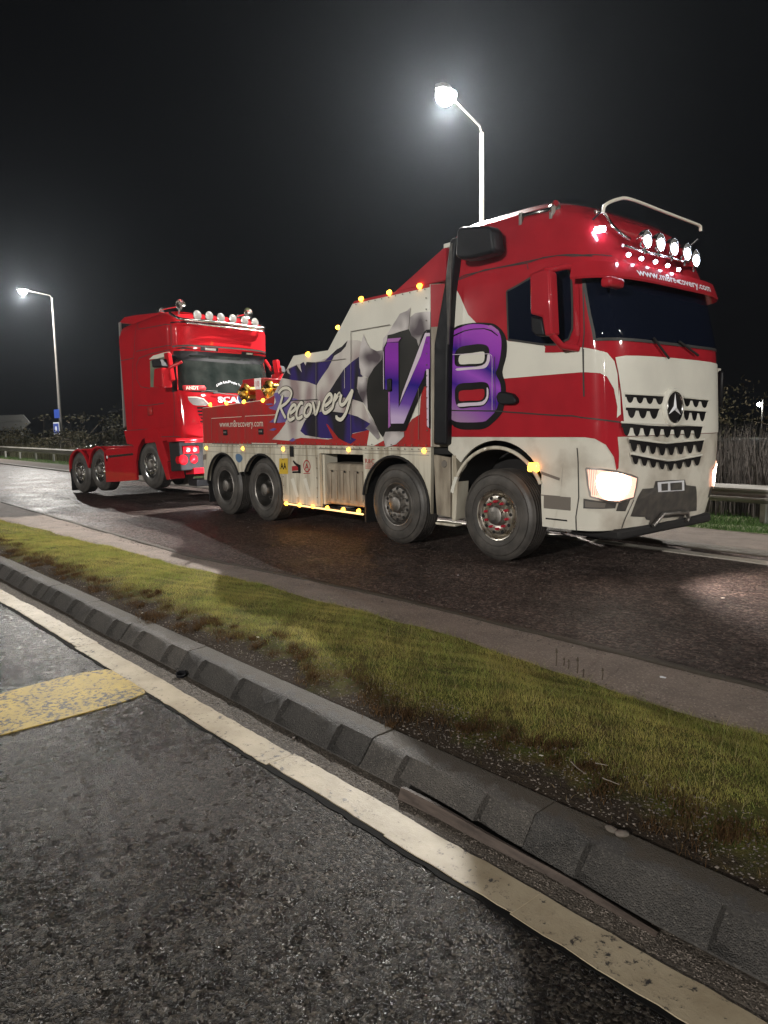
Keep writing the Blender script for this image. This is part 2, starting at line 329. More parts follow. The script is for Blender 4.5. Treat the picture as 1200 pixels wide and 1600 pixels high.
M['linepaint'] = paint_worn('worn_cream_line_paint', (.46, .385, .27), (.30, .24, .155), .745)
M['yellow'] = paint_worn('worn_yellow_paint', (.48, .33, .04), (.33, .23, .04), .69)
M['farline'] = paint_worn('dirty_white_line_paint', (.50, .46, .40), (.34, .31, .27), .78)
def soil_mat(name, ca, cb, cc=None, sc=30, bd=.02, rough=.9):
    M_, nt, b = node_mat(name); tc = nt.nodes.new('ShaderNodeTexCoord'); P = tc.outputs['Object']
    n1 = noise(nt, P, 3.5, 6, .65); n2 = noise(nt, P, sc, 6, .7)
    v = nt.nodes.new('ShaderNodeTexVoronoi'); v.inputs['Scale'].default_value = sc*2.4; lnk(nt, P, v.inputs['Vector'])
    s_ = nt.nodes.new('ShaderNodeSeparateColor'); lnk(nt, v.outputs['Color'], s_.inputs[0])
    c = mixc(nt, ramp(nt, n1, [(.35, (0, 0, 0)), (.65, (1, 1, 1))]), ca, cb)
    c = mixc(nt, mth(nt, 'MULTIPLY', mth(nt, 'POWER', s_.outputs[0], 6.0), .8), c, cc or cb)
    lnk(nt, c, b.inputs['Base Color']); b.inputs['Roughness'].default_value = rough
    bu = nt.nodes.new('ShaderNodeBump'); bu.inputs['Distance'].default_value = bd
    lnk(nt, mth(nt, 'ADD', n2, mth(nt, 'MULTIPLY', mth(nt, 'SUBTRACT', 1.0, v.outputs['Distance']), .5)), bu.inputs['Height']); lnk(nt, bu.outputs[0], b.inputs['Normal'])
    return M_
M['channel'] = soil_mat('gritty_channel', (.05, .04, .032), (.085, .068, .052), (.2, .17, .14), 40, .008, .75)
M['soil'] = soil_mat('dark_soil', (.028, .021, .015), (.055, .04, .028), (.12, .09, .06), 25, .03, .9)
M['gravel'] = soil_mat('pinkish_grit', (.17, .135, .115), (.26, .205, .17), (.4, .33, .28), 45, .008, .7)
M['farmargin'] = soil_mat('far_dirt_margin', (.07, .055, .045), (.12, .095, .078), None, 20, .02)
M['turf'] = soil_mat('mossy_turf', (.05, .055, .012), (.09, .075, .02), (.12, .1, .03), 60, .02, .9)
M['farturf'] = soil_mat('far_turf', (.045, .07, .02), (.08, .08, .03), None, 10, .05)
M['kerbm'] = soil_mat('dirty_concrete_kerb', (.045, .042, .040), (.085, .078, .072), (.17, .155, .14), 75, .009, .62)
M['farmd'] = soil_mat('dark_field', (.02, .024, .012), (.035, .035, .02), None, 2, .1)
nt = M['kerbm'].node_tree; bb = nt.nodes['Principled BSDF']; lk = bb.inputs['Base Color'].links[0].from_socket; oi = nt.nodes.new('ShaderNodeObjectInfo')
vr = ramp(nt, oi.outputs['Random'], [(0, (.72, .72, .72)), (1, (1.25, 1.22, 1.18))]); mm = nt.nodes.new('ShaderNodeMixRGB'); mm.blend_type = 'MULTIPLY'; mm.inputs[0].default_value = 1; lnk(nt, lk, mm.inputs[1]); lnk(nt, vr, mm.inputs[2])
tcx = nt.nodes.new('ShaderNodeTexCoord'); sx_ = nt.nodes.new('ShaderNodeSeparateXYZ'); lnk(nt, tcx.outputs['Object'], sx_.inputs[0]); gm = nt.nodes.new('ShaderNodeNewGeometry'); nn_ = noise(nt, gm.outputs['Position'], 9, 5, .7)
dirt = ramp(nt, mth(nt, 'ADD', mth(nt, 'MULTIPLY', sx_.outputs['Y'], 3.2), nn_), [(.88, (0, 0, 0)), (1.0, (1, 1, 1))]); lnk(nt, mixc(nt, dirt, mm.outputs[0], (.06, .048, .034)), bb.inputs['Base Color'])
def frange(a, b, s): return list(np.arange(a, b+1e-6, s))
XL = [-400, -200, -120, -80, -60, -45]+frange(-36, 6, 1.5)+[9, 14, 20, 30, 60, 120, 300]
g = grid('ground', [-600, -300, -100, -50, 0, 50, 150, 600], lambda x: [(-600, -.5), (-300, -.4), (-60, -.3), (-40, -.25), (14, -.42), (40, -.5), (200, -1.2), (800, 2.0)], M['farmd'], smooth=False)
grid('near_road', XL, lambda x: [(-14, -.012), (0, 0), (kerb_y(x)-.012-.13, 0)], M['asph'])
grid('road_channel', XL, lambda x: [(kerb_y(x)-.142, .001), (kerb_y(x)-.05, .004), (kerb_y(x)+.05, .008)], M['channel'])
# painted edge line in laid lengths, slightly ragged
pl = MB(); x = -60.0
edges = [-60, -30, -20, -14, -10.2, -7.05, -5.35, -4.0, -2.82, -2.0, -1.39, -1.13, 8, 30]
for i in range(len(edges)-1):
    x0, x1 = edges[i], edges[i+1]; n = max(2, int((x1-x0)/.06)) if x1 < 9 and x0 > -12 else 8; j = random.uniform(-.009, .009); w = .15+random.uniform(-.004, .008)
    a = []; b_ = []
    for k in range(n+1):
        xx = x0-.002+(x1-x0+.004)*k/n
        a.append((xx, line_y(xx)+j+random.uniform(-.0045, .0045))); b_.append((xx, line_y(xx)-w+j+random.uniform(-.0045, .0045)))
    pl.prism_z(a+b_[::-1], -.005, .0062+.001*(i % 2))
o = pl.build('edge_line', M['linepaint'], kind='structure')
tb_ = MB(); xx_ = frange(-14, 4, .08); A_ = [(x, line_y(x)-.147+random.uniform(-.003, .003)) for x in xx_]; B_ = [(x, line_y(x)-.178+random.uniform(-.007, .007)) for x in xx_]
tb_.prism_z(A_+B_[::-1], -.004, .0032); tb_.build('tar_joint', M['tarj'], kind='structure')
yb = MB(); yb.prism_z(spline([(-4.107, 1.60), (-4.32, 1.612), (-4.52, 1.612), (-4.705, 1.575), (-4.75, 1.3), (-4.70, .944), (-4.69, .2), (-4.6, -.9), (-4.1, -.9), (-4.04, -.1), (-4.041, .796), (-4.05, 1.3)], 2), -.005, .0055)
yb.build('yellow_road_marking', M['yellow'], kind='structure')
# kerb stones: half-battered blocks with saw-tooth faces
ks = thing('kerb', 'row', 'kerb'); 
for k in ('label', 'category'): del ks[k]
ks['kind'] = 'structure'
UL = .925
def kerb_mesh(seed):
    r = random.Random(seed); mb = MB(); st = []
    L = UL-.008
    # stations (x, recess): notch at 1/4 and 3/4
    for x, q in ((0, .003), (.01, 0), (.17, -.003), (.226, -.014), (.232, .028), (.256, .026), (.34, .004), (.46, 0), (.62, -.003), (.688, -.014), (.694, .028), (.718, .026), (.8, .004), (L-.01, 0), (L, .003)): st.append((x, q))
    prof = [(-.004, -.06), (-.004, .012), (.012, .022), (.075, .100), (.088, .113), (.108, .118), (.222, .119), (.23, .11), (.23, -.06)]
    n = len(prof); V = []
    for x, q in st:
        for i, (y, z) in enumerate(prof):
            qq = q if i in (2, 3) else 0
            V.append((x, y+qq+r.uniform(-.001, .001), z-(.35*qq if i == 3 else 0)+r.uniform(-.001, .001)))
    Fs = [(i*n+j, (i+1)*n+j, (i+1)*n+(j+1) % n, i*n+(j+1) % n) for i in range(len(st)-1) for j in range(n)]
    Fs += [tuple(range(n)), tuple((len(st)-1)*n+j for j in range(n))[::-1]]
    mb.add(V, Fs); return mb
protos = []
kx = -1.581-UL*34
for i in range(44):
    x0 = kx+UL*i
    if i < 4: o = kerb_mesh(i).build('kerb_stone', M['kerbm'], ks, smooth=28); protos.append(o)
    else: o = protos[i % 4].copy(); COL.objects.link(o)
    dj = random.uniform(-.007, .007)
    o.location = (x0, kerb_y(x0)+dj, random.uniform(-.003, .003)); o.rotation_euler = (0, 0, .0262+random.uniform(-.002, .002))
fk = MB()
fk.add([(kx-60, kerb_y(kx-60), -.05), (kx, kerb_y(kx), -.05), (kx, kerb_y(kx)+.08, .11), (kx-60, kerb_y(kx-60)+.08, .11), (kx, kerb_y(kx)+.26, .118), (kx-60, kerb_y(kx-60)+.26, .118)], [(0, 1, 2, 3), (3, 2, 4, 5)])
fk.build('far_kerb_run', M['kerbm'], ks, kind='stuff')
# verge
def gy1(x):   # far edge of turf
    xs = [-400, -60, -24, -14.3, -9, -4.6, -1.4, 6, 40, 300]; ys = [2.9, 2.9, 2.95, 3.05, 3.40, 3.72, 3.62, 3.5, 3.5, 3.5]
    return float(np.interp(x, xs, ys))
def hash2(x, y, s=0):
    return math.sin(x*1.7+s)*math.cos(y*2.3+s*2)+.5*math.sin(x*4.1+y*3.7+s)+.3*math.sin(x*9.3-y*8.1+s*3)
def vz(x, t):      # turf height profile across, t 0..1
    base = .105+.075*math.sin(min(1, t*1.15)*math.pi)**.8*(1-.55*t)-.085*t*t
    return base+.012*hash2(x*1.3, t*4)
def vrows(x):
    y0 = kerb_y(x)+.224; y1 = gy1(x); return [(y0+(y1-y0)*t, (vz(x, t) if t > 0 else .108)) for t in [0, .04, .08, .12, .16, .2, .25, .3, .35, .4, .45, .5, .55, .6, .65, .7, .75, .8, .85, .9, .95, 1.0]]
XV = [-60, -45, -36, -30]+frange(-26, 3, .12)+[8, 20, 60]
# turf colour by place
Mt, nt, b = node_mat('mossy_verge'); tc = nt.nodes.new('ShaderNodeTexCoord'); P = tc.outputs['Object']
at = nt.nodes.new('ShaderNodeAttribute'); at.attribute_name = 'cross'
n1 = noise(nt, P, 2.6, 6, .65); n2 = noise(nt, P, 45, 6, .7); n3 = noise(nt, P, 9, 5)
bare = ramp(nt, mth(nt, 'ADD', mth(nt, 'MULTIPLY', at.outputs['Fac'], 1.6), mth(nt, 'MULTIPLY', n1, .9)), [(.58, (1, 1, 1)), (.72, (0, 0, 0))])
green = mixc(nt, ramp(nt, n3, [(.4, (0, 0, 0)), (.62, (1, 1, 1))]), (.085, .095, .02), (.12, .09, .028))
soil = mixc(nt, n2, (.018, .013, .009), (.07, .05, .034))
lnk(nt, mixc(nt, bare, green, soil), b.inputs['Base Color']); b.inputs['Roughness'].default_value = .95; b.inputs['Specular IOR Level'].default_value = .2
bu = nt.nodes.new('ShaderNodeBump'); bu.inputs['Distance'].default_value = .035; lnk(nt, n2, bu.inputs['Height']); lnk(nt, bu.outputs[0], b.inputs['Normal'])
vg = grid('grass_verge', XV, vrows, Mt)
att = vg.data.attributes.new('cross', 'FLOAT', 'POINT'); nr = len(vrows(0)); ts = [0, .04, .08, .12, .16, .2, .25, .3, .35, .4, .45, .5, .55, .6, .65, .7, .75, .8, .85, .9, .95, 1.0]
att.data.foreach_set('value', np.tile(np.array(ts), len(XV)))
# gritty margin, flush edging, lay-by
def ey(x): return float(np.interp(x, [-400, -40, -18, -8.3, -5, 0, 10, 300], [3.9, 3.9, 3.9, 3.86, 4.22, 4.35, 4.35, 4.35]))
grid('gravel_margin', XV, lambda x: [(gy1(x)-.03, vz(x, 1)-.004), (gy1(x)+.12, .035), (ey(x)-.2, .022), (ey(x)-.05, .018), (ey(x), .018), (ey(x)+.02, -.01)], M['gravel'], zf=lambda x, y: .004*hash2(x*2, y*5))
grid('edging_strip', XV, lambda x: [(ey(x)-.06, .012), (ey(x)-.055, .026), (ey(x)+.03, .024), (ey(x)+.04, -.01)], M['kerbm'])
def lz(x, y): return .006*hash2(x*.8, y*.9)
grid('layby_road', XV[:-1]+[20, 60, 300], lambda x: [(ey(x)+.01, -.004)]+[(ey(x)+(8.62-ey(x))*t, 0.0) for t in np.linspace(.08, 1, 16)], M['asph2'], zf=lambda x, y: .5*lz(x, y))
# edge line on the far side of the lay-by
MB().prism_z([(-12, 8.16), (30, 8.16), (30, 8.34), (-12, 8.34)], -.01, .012).build('far_edge_line', M['farline'], kind='structure')
grid('far_kerb', XL, lambda x: [(8.6, -.02), (8.62, .05), (8.74, .055), (8.76, .03)], M['kerbm'])
def fz(x, y): return -.25*min(1, max(0, (y-10)/3.2))
grid('far_margin', XL, lambda x: [(8.75, .045), (9.4, .04), (10.35, .0)], M['farmargin'])
grid('far_verge', XL, lambda x: [(10.3, .0), (11, -.07), (12, -.15), (13.2, -.25), (16, -.28), (22, -.3), (30, -.2)], M['farturf'], zf=lambda x, y: .02*hash2(x, y))
# ------------------------------------------------------------------ cab shell surfaces
class Shell:
    def __init__(s, frame, Zk, fx, xr, y0, a, ysum, n=4.0):
        s.fr = frame; s.Z = np.array(Zk); s.fx = np.array(fx); s.xr = np.array(xr); s.y0 = np.array(y0); s.a = a; s.ys = ysum; s.n = n; s._g = None
    def pt(s, u, z):
        u = np.asarray(u, float); z = np.asarray(z, float); u, z = np.broadcast_arrays(u, z)
        fx = np.interp(z, s.Z, s.fx); xr = np.interp(z, s.Z, s.xr); y0 = np.interp(z, s.Z, s.y0); a = s.a; yc = s.ys/2; b = yc-y0
        th = np.clip((u-1)*math.pi/2, 0, math.pi); e = 2/s.n
        X = fx-a+a*np.abs(np.sin(th))**e; Y = yc-b*np.sign(np.cos(th))*np.abs(np.cos(th))**e
        X = np.where(u < 1, xr+(fx-a-xr)*u, X); X = np.where(u > 3, xr+(fx-a-xr)*(4-u), X)
        Y = np.where(u < 1, y0, Y); Y = np.where(u > 3, s.ys-y0, Y)
        return np.stack([X, Y, z], -1)
    def nrm(s, u, z):
        d = 1e-3
        pu = s.pt(np.asarray(u)+d, z)-s.pt(np.asarray(u)-d, z); pz = s.pt(u, np.asarray(z)+d)-s.pt(u, np.asarray(z)-d)
        n = np.cross(pu, pz); n /= np.linalg.norm(n, axis=-1, keepdims=True)+1e-12
        c = np.array([float(np.mean(s.xr))+1.0, s.ys/2, 0]); v = s.pt(u, z)-c; v[..., 2] = 0
        sg = np.sign((n*v).sum(-1, keepdims=True)); return n*np.where(sg == 0, 1, sg)
    def off(s, u, z, o): return s.pt(u, z)+s.nrm(u, z)*o
    def proj(s, P):
        q = (P@s.fr.M.T + s.fr.O - np.array([0, 0, H]))@R.T; return np.stack([CX+F*q[..., 0]/q[..., 2], CY+F*q[..., 1]/q[..., 2]], -1)
    def inv(s, px, py):
        if s._g is None:
            U, Z_ = np.meshgrid(np.arange(0, 3.02, .01), np.arange(s.Z[0], s.Z[-1], .015), indexing='ij')
            P = s.pt(U, Z_); N = s.nrm(U, Z_); cam_l = s.fr.M.T@(np.array([0, 0, H])-s.fr.O); vis = ((cam_l-P)*N).sum(-1) > 0
            s._g = (U[vis], Z_[vis], s.proj(P)[vis])
        U, Z_, Q = s._g; i = np.argmin((Q[:, 0]-px)**2+(Q[:, 1]-py)**2); u, z = U[i], Z_[i]; T = np.array([px, py])
        best = (u, z); be = np.hypot(*(Q[i]-T))
        for _ in range(6):
            q = s.proj(s.pt(u, z)); J = np.stack([(s.proj(s.pt(u+1e-4, z))-q)/1e-4, (s.proj(s.pt(u, z+1e-4))-q)/1e-4], 1)
            try: d = np.linalg.solve(J, T-q)
            except Exception: break
            d = np.clip(d, -.03, .03); u, z = u+d[0], z+d[1]; e = np.hypot(*(s.proj(s.pt(u, z))-T))
            if e < be and 0 <= u <= 3.05: be = e; best = (float(u), float(z))
        return best
    def tr(s, zf, pts): return [s.inv(*zf(*p)) for p in pts]
    def body(s, name, m_, parent, off, z0, z1, zs=14, side0=True, u0=0, u1=4, top=False):
        us = [u for u in list(np.linspace(0, 1, 9))+list(1+2*(1-np.cos(np.linspace(0, math.pi, 49)))/2)[1:]+list(np.linspace(3, 4, 9))[1:] if u0-1e-6 <= u <= u1+1e-6]
        z = sorted(set([z0, z1]+[q for q in s.Z if z0 < q < z1]+list(np.linspace(z0, z1, zs))))
        mb = MB(); nu = len(us); V = [s.pt(u, q) for q in z for u in us]
        Fs = [(i*nu+j, i*nu+j+1, (i+1)*nu+j+1, (i+1)*nu+j) for i in range(len(z)-1) for j in range(nu-1)]
        if u0 == 0 and u1 == 4: Fs += [((i+1)*nu, i*nu, i*nu+nu-1, (i+1)*nu+nu-1) for i in range(len(z)-1)]
        if top: Fs.append(tuple((len(z)-1)*nu+j for j in range(nu)))
        mb.add(V, Fs); return mb.build(name, m_, parent, off, smooth=35)
    def patch(s, name, uz, m_, parent, off, o=.004, label=None, thick=0):
        pts = []
        n = len(uz)
        for i in range(n):
            a, b_ = np.array(uz[i]), np.array(uz[(i+1) % n]); L = np.hypot((a[0]-b_[0])*1.3, a[1]-b_[1]); k = max(1, int(L/.06))
            for j in range(k): pts.append(a+(b_-a)*j/k)
        bm = bmesh.new(); vs = [bm.verts.new((p[0]*1.3, p[1], 0)) for p in pts]; f = bm.faces.new(vs)
        bmesh.ops.triangulate(bm, faces=[f], ngon_method='EAR_CLIP')
        for _ in range(4):
            es = [e for e in bm.edges if e.calc_length() > .13]
            if not es: break
            bmesh.ops.subdivide_edges(bm, edges=es, cuts=1); bmesh.ops.triangulate(bm, faces=[f for f in bm.faces if len(f.verts) > 3])
        bm.verts.index_update(); UZ = np.array([(v.co.x/1.3, v.co.y) for v in bm.verts]); Fs = [tuple(v.index for v in f.verts) for f in bm.faces]; bm.free()
        P = s.off(UZ[:, 0], UZ[:, 1], o); mb = MB(); mb.add(P, Fs)
        ob = mb.build(name, m_, parent, off, smooth=60, label=label, recalc=False)
        if thick:
            so = ob.modifiers.new('solid', 'SOLIDIFY'); so.thickness = thick; so.offset = 0
        return ob
    def line(s, name, uz, w, m_, parent, off, o=.006, pxmode=None):
        pts = []
        for i in range(len(uz)-1):
            a, b_ = np.array(uz[i]), np.array(uz[i+1]); k = max(1, int(np.hypot((a[0]-b_[0])*1.3, a[1]-b_[1])/.05))
            for j in range(k): pts.append(a+(b_-a)*j/k)
        pts.append(np.array(uz[-1])); P = [s.off(p[0], p[1], o) for p in pts]; N = [s.nrm(p[0], p[1]) for p in pts]; V = []
        for i in range(len(P)):
            t = P[min(i+1, len(P)-1)]-P[max(i-1, 0)]; d = np.cross(t, N[i]); d /= np.linalg.norm(d)+1e-9; V += [P[i]-d*w/2, P[i]+d*w/2]
        mb = MB(); mb.add(V, [(2*i, 2*i+1, 2*i+3, 2*i+2) for i in range(len(P)-1)]); return mb.build(name, m_, parent, off, recalc=False)
def mir(uz): return [(4-u, z) for u, z in uz]
def arc(cx, cz, r, a0, a1, n=14): return [(cx+r*math.cos(math.radians(a0+(a1-a0)*i/n)), cz+r*math.sin(math.radians(a0+(a1-a0)*i/n))) for i in range(n+1)]
# ------------------------------------------------------------------ wheels
def make_wheel(style, Rr=.53, Wd=.30, mats=None):
    """outer face looks to -Y, origin at the hub centre on the outer plane"""
    k = Rr/.53
    hub = MB()
    if style == 'deep':
        hub.lathe([(0, -.015), (.075*k, -.015), (.105*k, .0), (.115*k, .03), (.115*k, .16), (.19*k, .17), (.2*k, .2)], (0, 0, 0), n=28)
        w = hub.build('wheel', M['alu'] if mats is None else mats, smooth=35)
    else:
        hub.lathe([(0, -.045), (.085*k, -.045), (.105*k, -.035), (.112*k, -.015), (.112*k, .035), (.125*k, .045)], (0, 0, 0), n=28)
        w = hub.build('wheel', M['alu'] if mats is None else mats, smooth=35)
    ty = MB(); P = [(.285, .03), (.30, .005), (.335, -.006), (.40, -.012), (.45, -.004), (.495, .012), (.515, .03), (.527, .05)]
    for i in range(5): y = .05+.04*i; P += [(.530, y+.002), (.530, y+.030), (.519, y+.033), (.519, y+.039)]
    P += [(.530, Wd-.03), (.515, Wd-.015), (.44, Wd), (.30, Wd)]
    ty.lathe([(r*k, y) for r, y in P], (0, 0, 0), n=56); ty.lathe([(.462*k, -.0095), (.466*k, -.014), (.470*k, -.0075)], (0, 0, 0), n=56); ty.lathe([(.352*k, -.010), (.356*k, -.015), (.360*k, -.011)], (0, 0, 0), n=56)
    t = ty.build('tyre', M['tyre'], w, smooth=30)
    rm = MB()
    if style == 'deep':
        rm.lathe([(.300*k, .012), (.292*k, .0), (.280*k, .004), (.272*k, .03), (.262*k, .05), (.252*k, .14), (.235*k, .19), (.2*k, .2)], (0, 0, 0), n=48)
        rm.build('rim', M['rimdirty'], w, smooth=35)
        b = MB(); b.lathe([(.278*k, .006), (.290*k, -.004), (.302*k, .004)], (0, 0, 0), n=48); b.build('rim_edge', M['alu'], w, smooth=40)
        n0 = MB().lathe([(0, .135), (.014, .135), (.016, .17)], (0, 0, 0), n=6).build('wheel_nut', M['rimdirty'], w, smooth=30)
        for i in range(10):
            a = i*2*math.pi/10; c = n0 if i == 0 else n0.copy()
            if i: COL.objects.link(c); c.parent = w
            c.location = (.155*k*math.cos(a), 0, .155*k*math.sin(a))
    else:
        rm.lathe([(.300*k, .012), (.292*k, -.002), (.278*k, .002), (.270*k, .025), (.255*k, .04), (.248*k, .075), (.238*k, .082), (.232*k, .05), (.222*k, .02), (.19*k, .012), (.125*k, .02), (.11*k, .03)], (0, 0, 0), n=56)
        rm.build('rim', M['alu2'] if style == 'red' else (M['alu'] if style == 'alloy' else M['chrome']), w, smooth=30)
        hl = MB()
        for i in range(10):
            a = (i+.5)*2*math.pi/10; hl.lathe([(0, .001), (.021*k, .001), (.019*k, .0095), (0, .0095)], (.206*k*math.cos(a), .006, .206*k*math.sin(a)), n=10)
        hl.build('hand_hole', M['matt'], w)
        nm = M['nutred'] if style == 'red' else (M['alu'] if style == 'alloy' else M['chrome'])
        n0 = None
        for i in range(10):
            a = i*2*math.pi/10; loc = (.158*k*math.cos(a), 0, .158*k*math.sin(a))
            if n0 is None:
                n0 = MB().lathe([(0, -.030), (.010, -.030), (.016, -.018), (.018, .02)], (0, 0, 0), n=8).build('wheel_nut', nm, w, smooth=30); n0.location = loc
            else: c = n0.copy(); COL.objects.link(c); c.parent = w; c.location = loc
        if style == 'red':
            g_ = MB()
            for q in range(-2, 3): g_.box(-.05, .05, -.051, -.044, q*.02-.004, q*.02+.004)
            o = g_.build('hub_cap_rib', M['alu'], w); o.rotation_euler = (0, math.radians(-18), 0)
    return w
def put_wheel(proto, parent, loc, side=1, first=False, spin=0):
    w = proto if first else copy_tree(proto); w.parent = parent; w.location = loc
    w.rotation_euler = (0, math.radians(spin), 0) if side == 1 else (0, math.radians(spin), math.pi)
    return w
# ------------------------------------------------------------------ RECOVERY TRUCK
YO = 6.3; YF = 8.8; YM = 7.55; OA = (-5.42, 6.3, 0)
RTK = thing('recovery_truck', 'big red and white heavy recovery truck with purple side lettering and lit headlamps', 'truck', OA)
def SX(zf, pts, Y=YO): return [tuple(WORLD.plane(*zf(*p), 1, Y)[[0, 2]]) for p in pts]
def FXp(zf, pts, X): return [tuple(WORLD.plane(*zf(*p), 0, X)[[1, 2]]) for p in pts]
_lay = [0]
def decal(name, pts, m_, layer, sm=0, label=None, parent=None):
    if sm: pts = [tuple(p) for p in spline(pts, sm)]
    y = YO-.0022*layer-_lay[0]*1e-5; _lay[0] += 1
    return MB().prism_y(pts, y, y+.0018).build(name, m_, parent or BODY, OA, label=label)
def stroke(mb, pts, w, y):
    P = [np.array(p) for p in spline(pts, 6, closed=False)]; L = []; Rr = []
    for i, p in enumerate(P):
        t = P[min(i+1, len(P)-1)]-P[max(i-1, 0)]; t /= np.linalg.norm(t)+1e-9; nn = np.array([-t[1], t[0]]); ww = w/2
        if i == 0 or i == len(P)-1: ww *= .45
        L.append(p+nn*ww); Rr.append(p-nn*ww)
    V = [(p[0], y, p[1]) for p in L]+[(p[0], y, p[1]) for p in Rr]; k = len(P)
    mb.add(V, [(i, i+1, k+i+1, k+i) for i in range(k-1)])
def b3(name, x0, x1, y0, y1, z0, z1, m_, parent=None, bevel=.01, label=None, off=OA):
    return MB().box(x0, x1, y0, y1, z0, z1).build(name, m_, parent or RTK, off, bevel=bevel, label=label)
# --- body
top = SX(Z4, [(205, 620), (395, 590), (530, 343), (545, 318)])
zs_ = 3.262
BODY = MB().prism_y([(-12.64, 1.292), (-12.62, 1.95), (-10.36, 2.02), (-10.12, 2.08), top[0], top[1], (-8.01, 3.235), (-7.96, zs_), (-6.48, zs_), (-6.48, 1.292)], YO, YF).build('equipment_body', M['white'], RTK, OA, bevel=.012)
# headboard behind the cab: raised red roof fairing with folded front
MB().prism_y([(-7.15, zs_+.003), (-6.27, 3.64), (-6.22, 3.64), (-6.22, zs_+.003)], YO+.012, YF-.012).build('roof_fairing', M['red'], RTK, OA, bevel=.012)
MB().prism_z([(-6.477, YO+.004), (-6.25, YO+.16), (-6.25, YF-.16), (-6.477, YF-.004)], 1.292, zs_-.002).build('front_bulkhead', M['dirty_shaded'], RTK, OA, bevel=.006)  # shade on the folded white panel is put into its grey colour
fp = MB(); fp.add([(-6.474, YO+.0015, 2.75), (-6.252, YO+.156, 2.75), (-6.252, YO+.156, zs_-.01), (-6.474, YO+.0015, zs_-.01)], [(0, 1, 2, 3)]); fp.build('bulkhead_red_panel', M['red'], RTK, OA)
b3('white_roof_cap', -6.30, -6.16, YO+.05, YO+.3, 3.645, 3.70, M['white'])
# --- lower skirts both sides
low = [(-12.66, 1.288), (-12.66, .60), (-12.50, .60)]
low += arc(-11.89, .50, .615, 172, 28)[::1]+arc(-10.55, .50, .625, 150, -8)
low += [(-9.9, .37), (-8.885, .365), (-8.885, 1.17), (-7.835, 1.17), (-7.835, .60)]
low += arc(-7.18, .50, .665, 168, 2)+[(-6.50, .45), (-6.485, 1.288)]
for Yl, sgn in ((YO, 1), (YF, -1)):
    sk = MB().prism_y(low, Yl, Yl+.05*sgn).build('side_skirt', M['dirty'], RTK, OA, bevel=.006)
    if sgn == 1: SK = sk
for cx_, r_, a0, a1 in ((-11.89, .612, 176, 24), (-10.55, .622, 154, -10), (-7.18, .662, 170, -4)):
    P = arc(cx_, .50, r_, a0, a1, 20); mb = MB(); mb.tube([(p[0], YO-.012, p[1]) for p in P], .018, 8); mb.build('arch_lip', M['matt'], RTK, OA, smooth=50)
    Q = arc(cx_, .50, r_+.012, a0, a1, 20)
    V = [(p[0], YO+.03, p[1]) for p in Q]+[(p[0], YO+.42, p[1]) for p in Q]; mb = MB(); mb.add(V, [(i, i+1, len(Q)+i+1, len(Q)+i) for i in range(len(Q)-1)]); mb.build('wheel_arch', M['matt'], RTK, OA, smooth=50)
# chassis masses
ch = MB(); ch.box(-12.5, -4.7, 6.95, 8.15, .62, 1.0); ch.box(-12.45, -9.95, 6.72, 8.38, .98, 1.288); ch.box(-7.8, -6.3, 6.72, 8.38, .98, 1.288); ch.box(-9.85, -7.9, 6.9, 8.2, .40, 1.28); ch.box(-6.4, -4.9, 6.85, 8.25, .75, 1.40)
ch.build('chassis_frame', M['matt'], RTK, OA)
for x in (-11.89, -10.55, -7.18, -5.43): MB().lathe([(.09, 0), (.09, 1.7)], (x, 6.7, .52), n=12).build('axle', M['matt'], RTK, OA, smooth=40)
# equipment tank in the recess
b3('recess_ceiling', -8.88, -7.84, YO+.06, YO+.5, 1.155, 1.166, M['matt'], bevel=0)
TK = MB().box(-8.80, -7.86, YO+.05, YO+.45, .42, 1.03).build('storage_box', M['dirty_shaded'], RTK, OA, bevel=.04, segs=3)
for i in range(6):
    x = -8.68+i*.15; MB().box(x-.028, x+.028, YO+.028, YO+.052, .50, .93).build('pressed_rib', M['dirty_shaded'], TK, OA, bevel=.012)
for x in (-8.6, -8.3, -8.0): b3('box_bolt', x-.012, x+.012, YO+.018, YO+.03, .90, .93, M['matt'], TK, bevel=.004)
b3('tail_post', -8.885, -8.83, YO+.055, YO+.3, .40, 1.15, M['dirty'], bevel=.005)
b3('mud_flap', -7.86, -7.83, YO+.03, YO+.35, .22, .62, M['matt'], bevel=0)
b3('mud_flap', -12.56, -12.53, YO+.03, YO+.35, .18, .66, M['matt'], bevel=0)
# step panel behind the cab
MB().prism_y([(-6.45, 1.20), (-6.16, 1.17), (-6.165, .44), (-6.40, .45), (-6.43, .8)], YO+.004, YO+.05).build('step_panel', M['dirty_shaded'], RTK, OA, bevel=.01)
MB().lathe([(0, -.004), (.04, -.004), (.048, .004), (.05, .01)], (-6.26, YO, 1.09), n=18).build('filler_recess', M['seam'], RTK, OA, smooth=40)
b3('step_bracket', -6.13, -6.07, YO-.0, YO+.06, .40, 1.20, M['dirty'])
b3('foot_step', -6.42, -6.08, YO-.005, YO+.14, .33, .36, M['dirty'])
b3('chassis_rail', -6.5, -6.05, YO+.06, YO+.12, 1.20, 1.28, M['matt'])
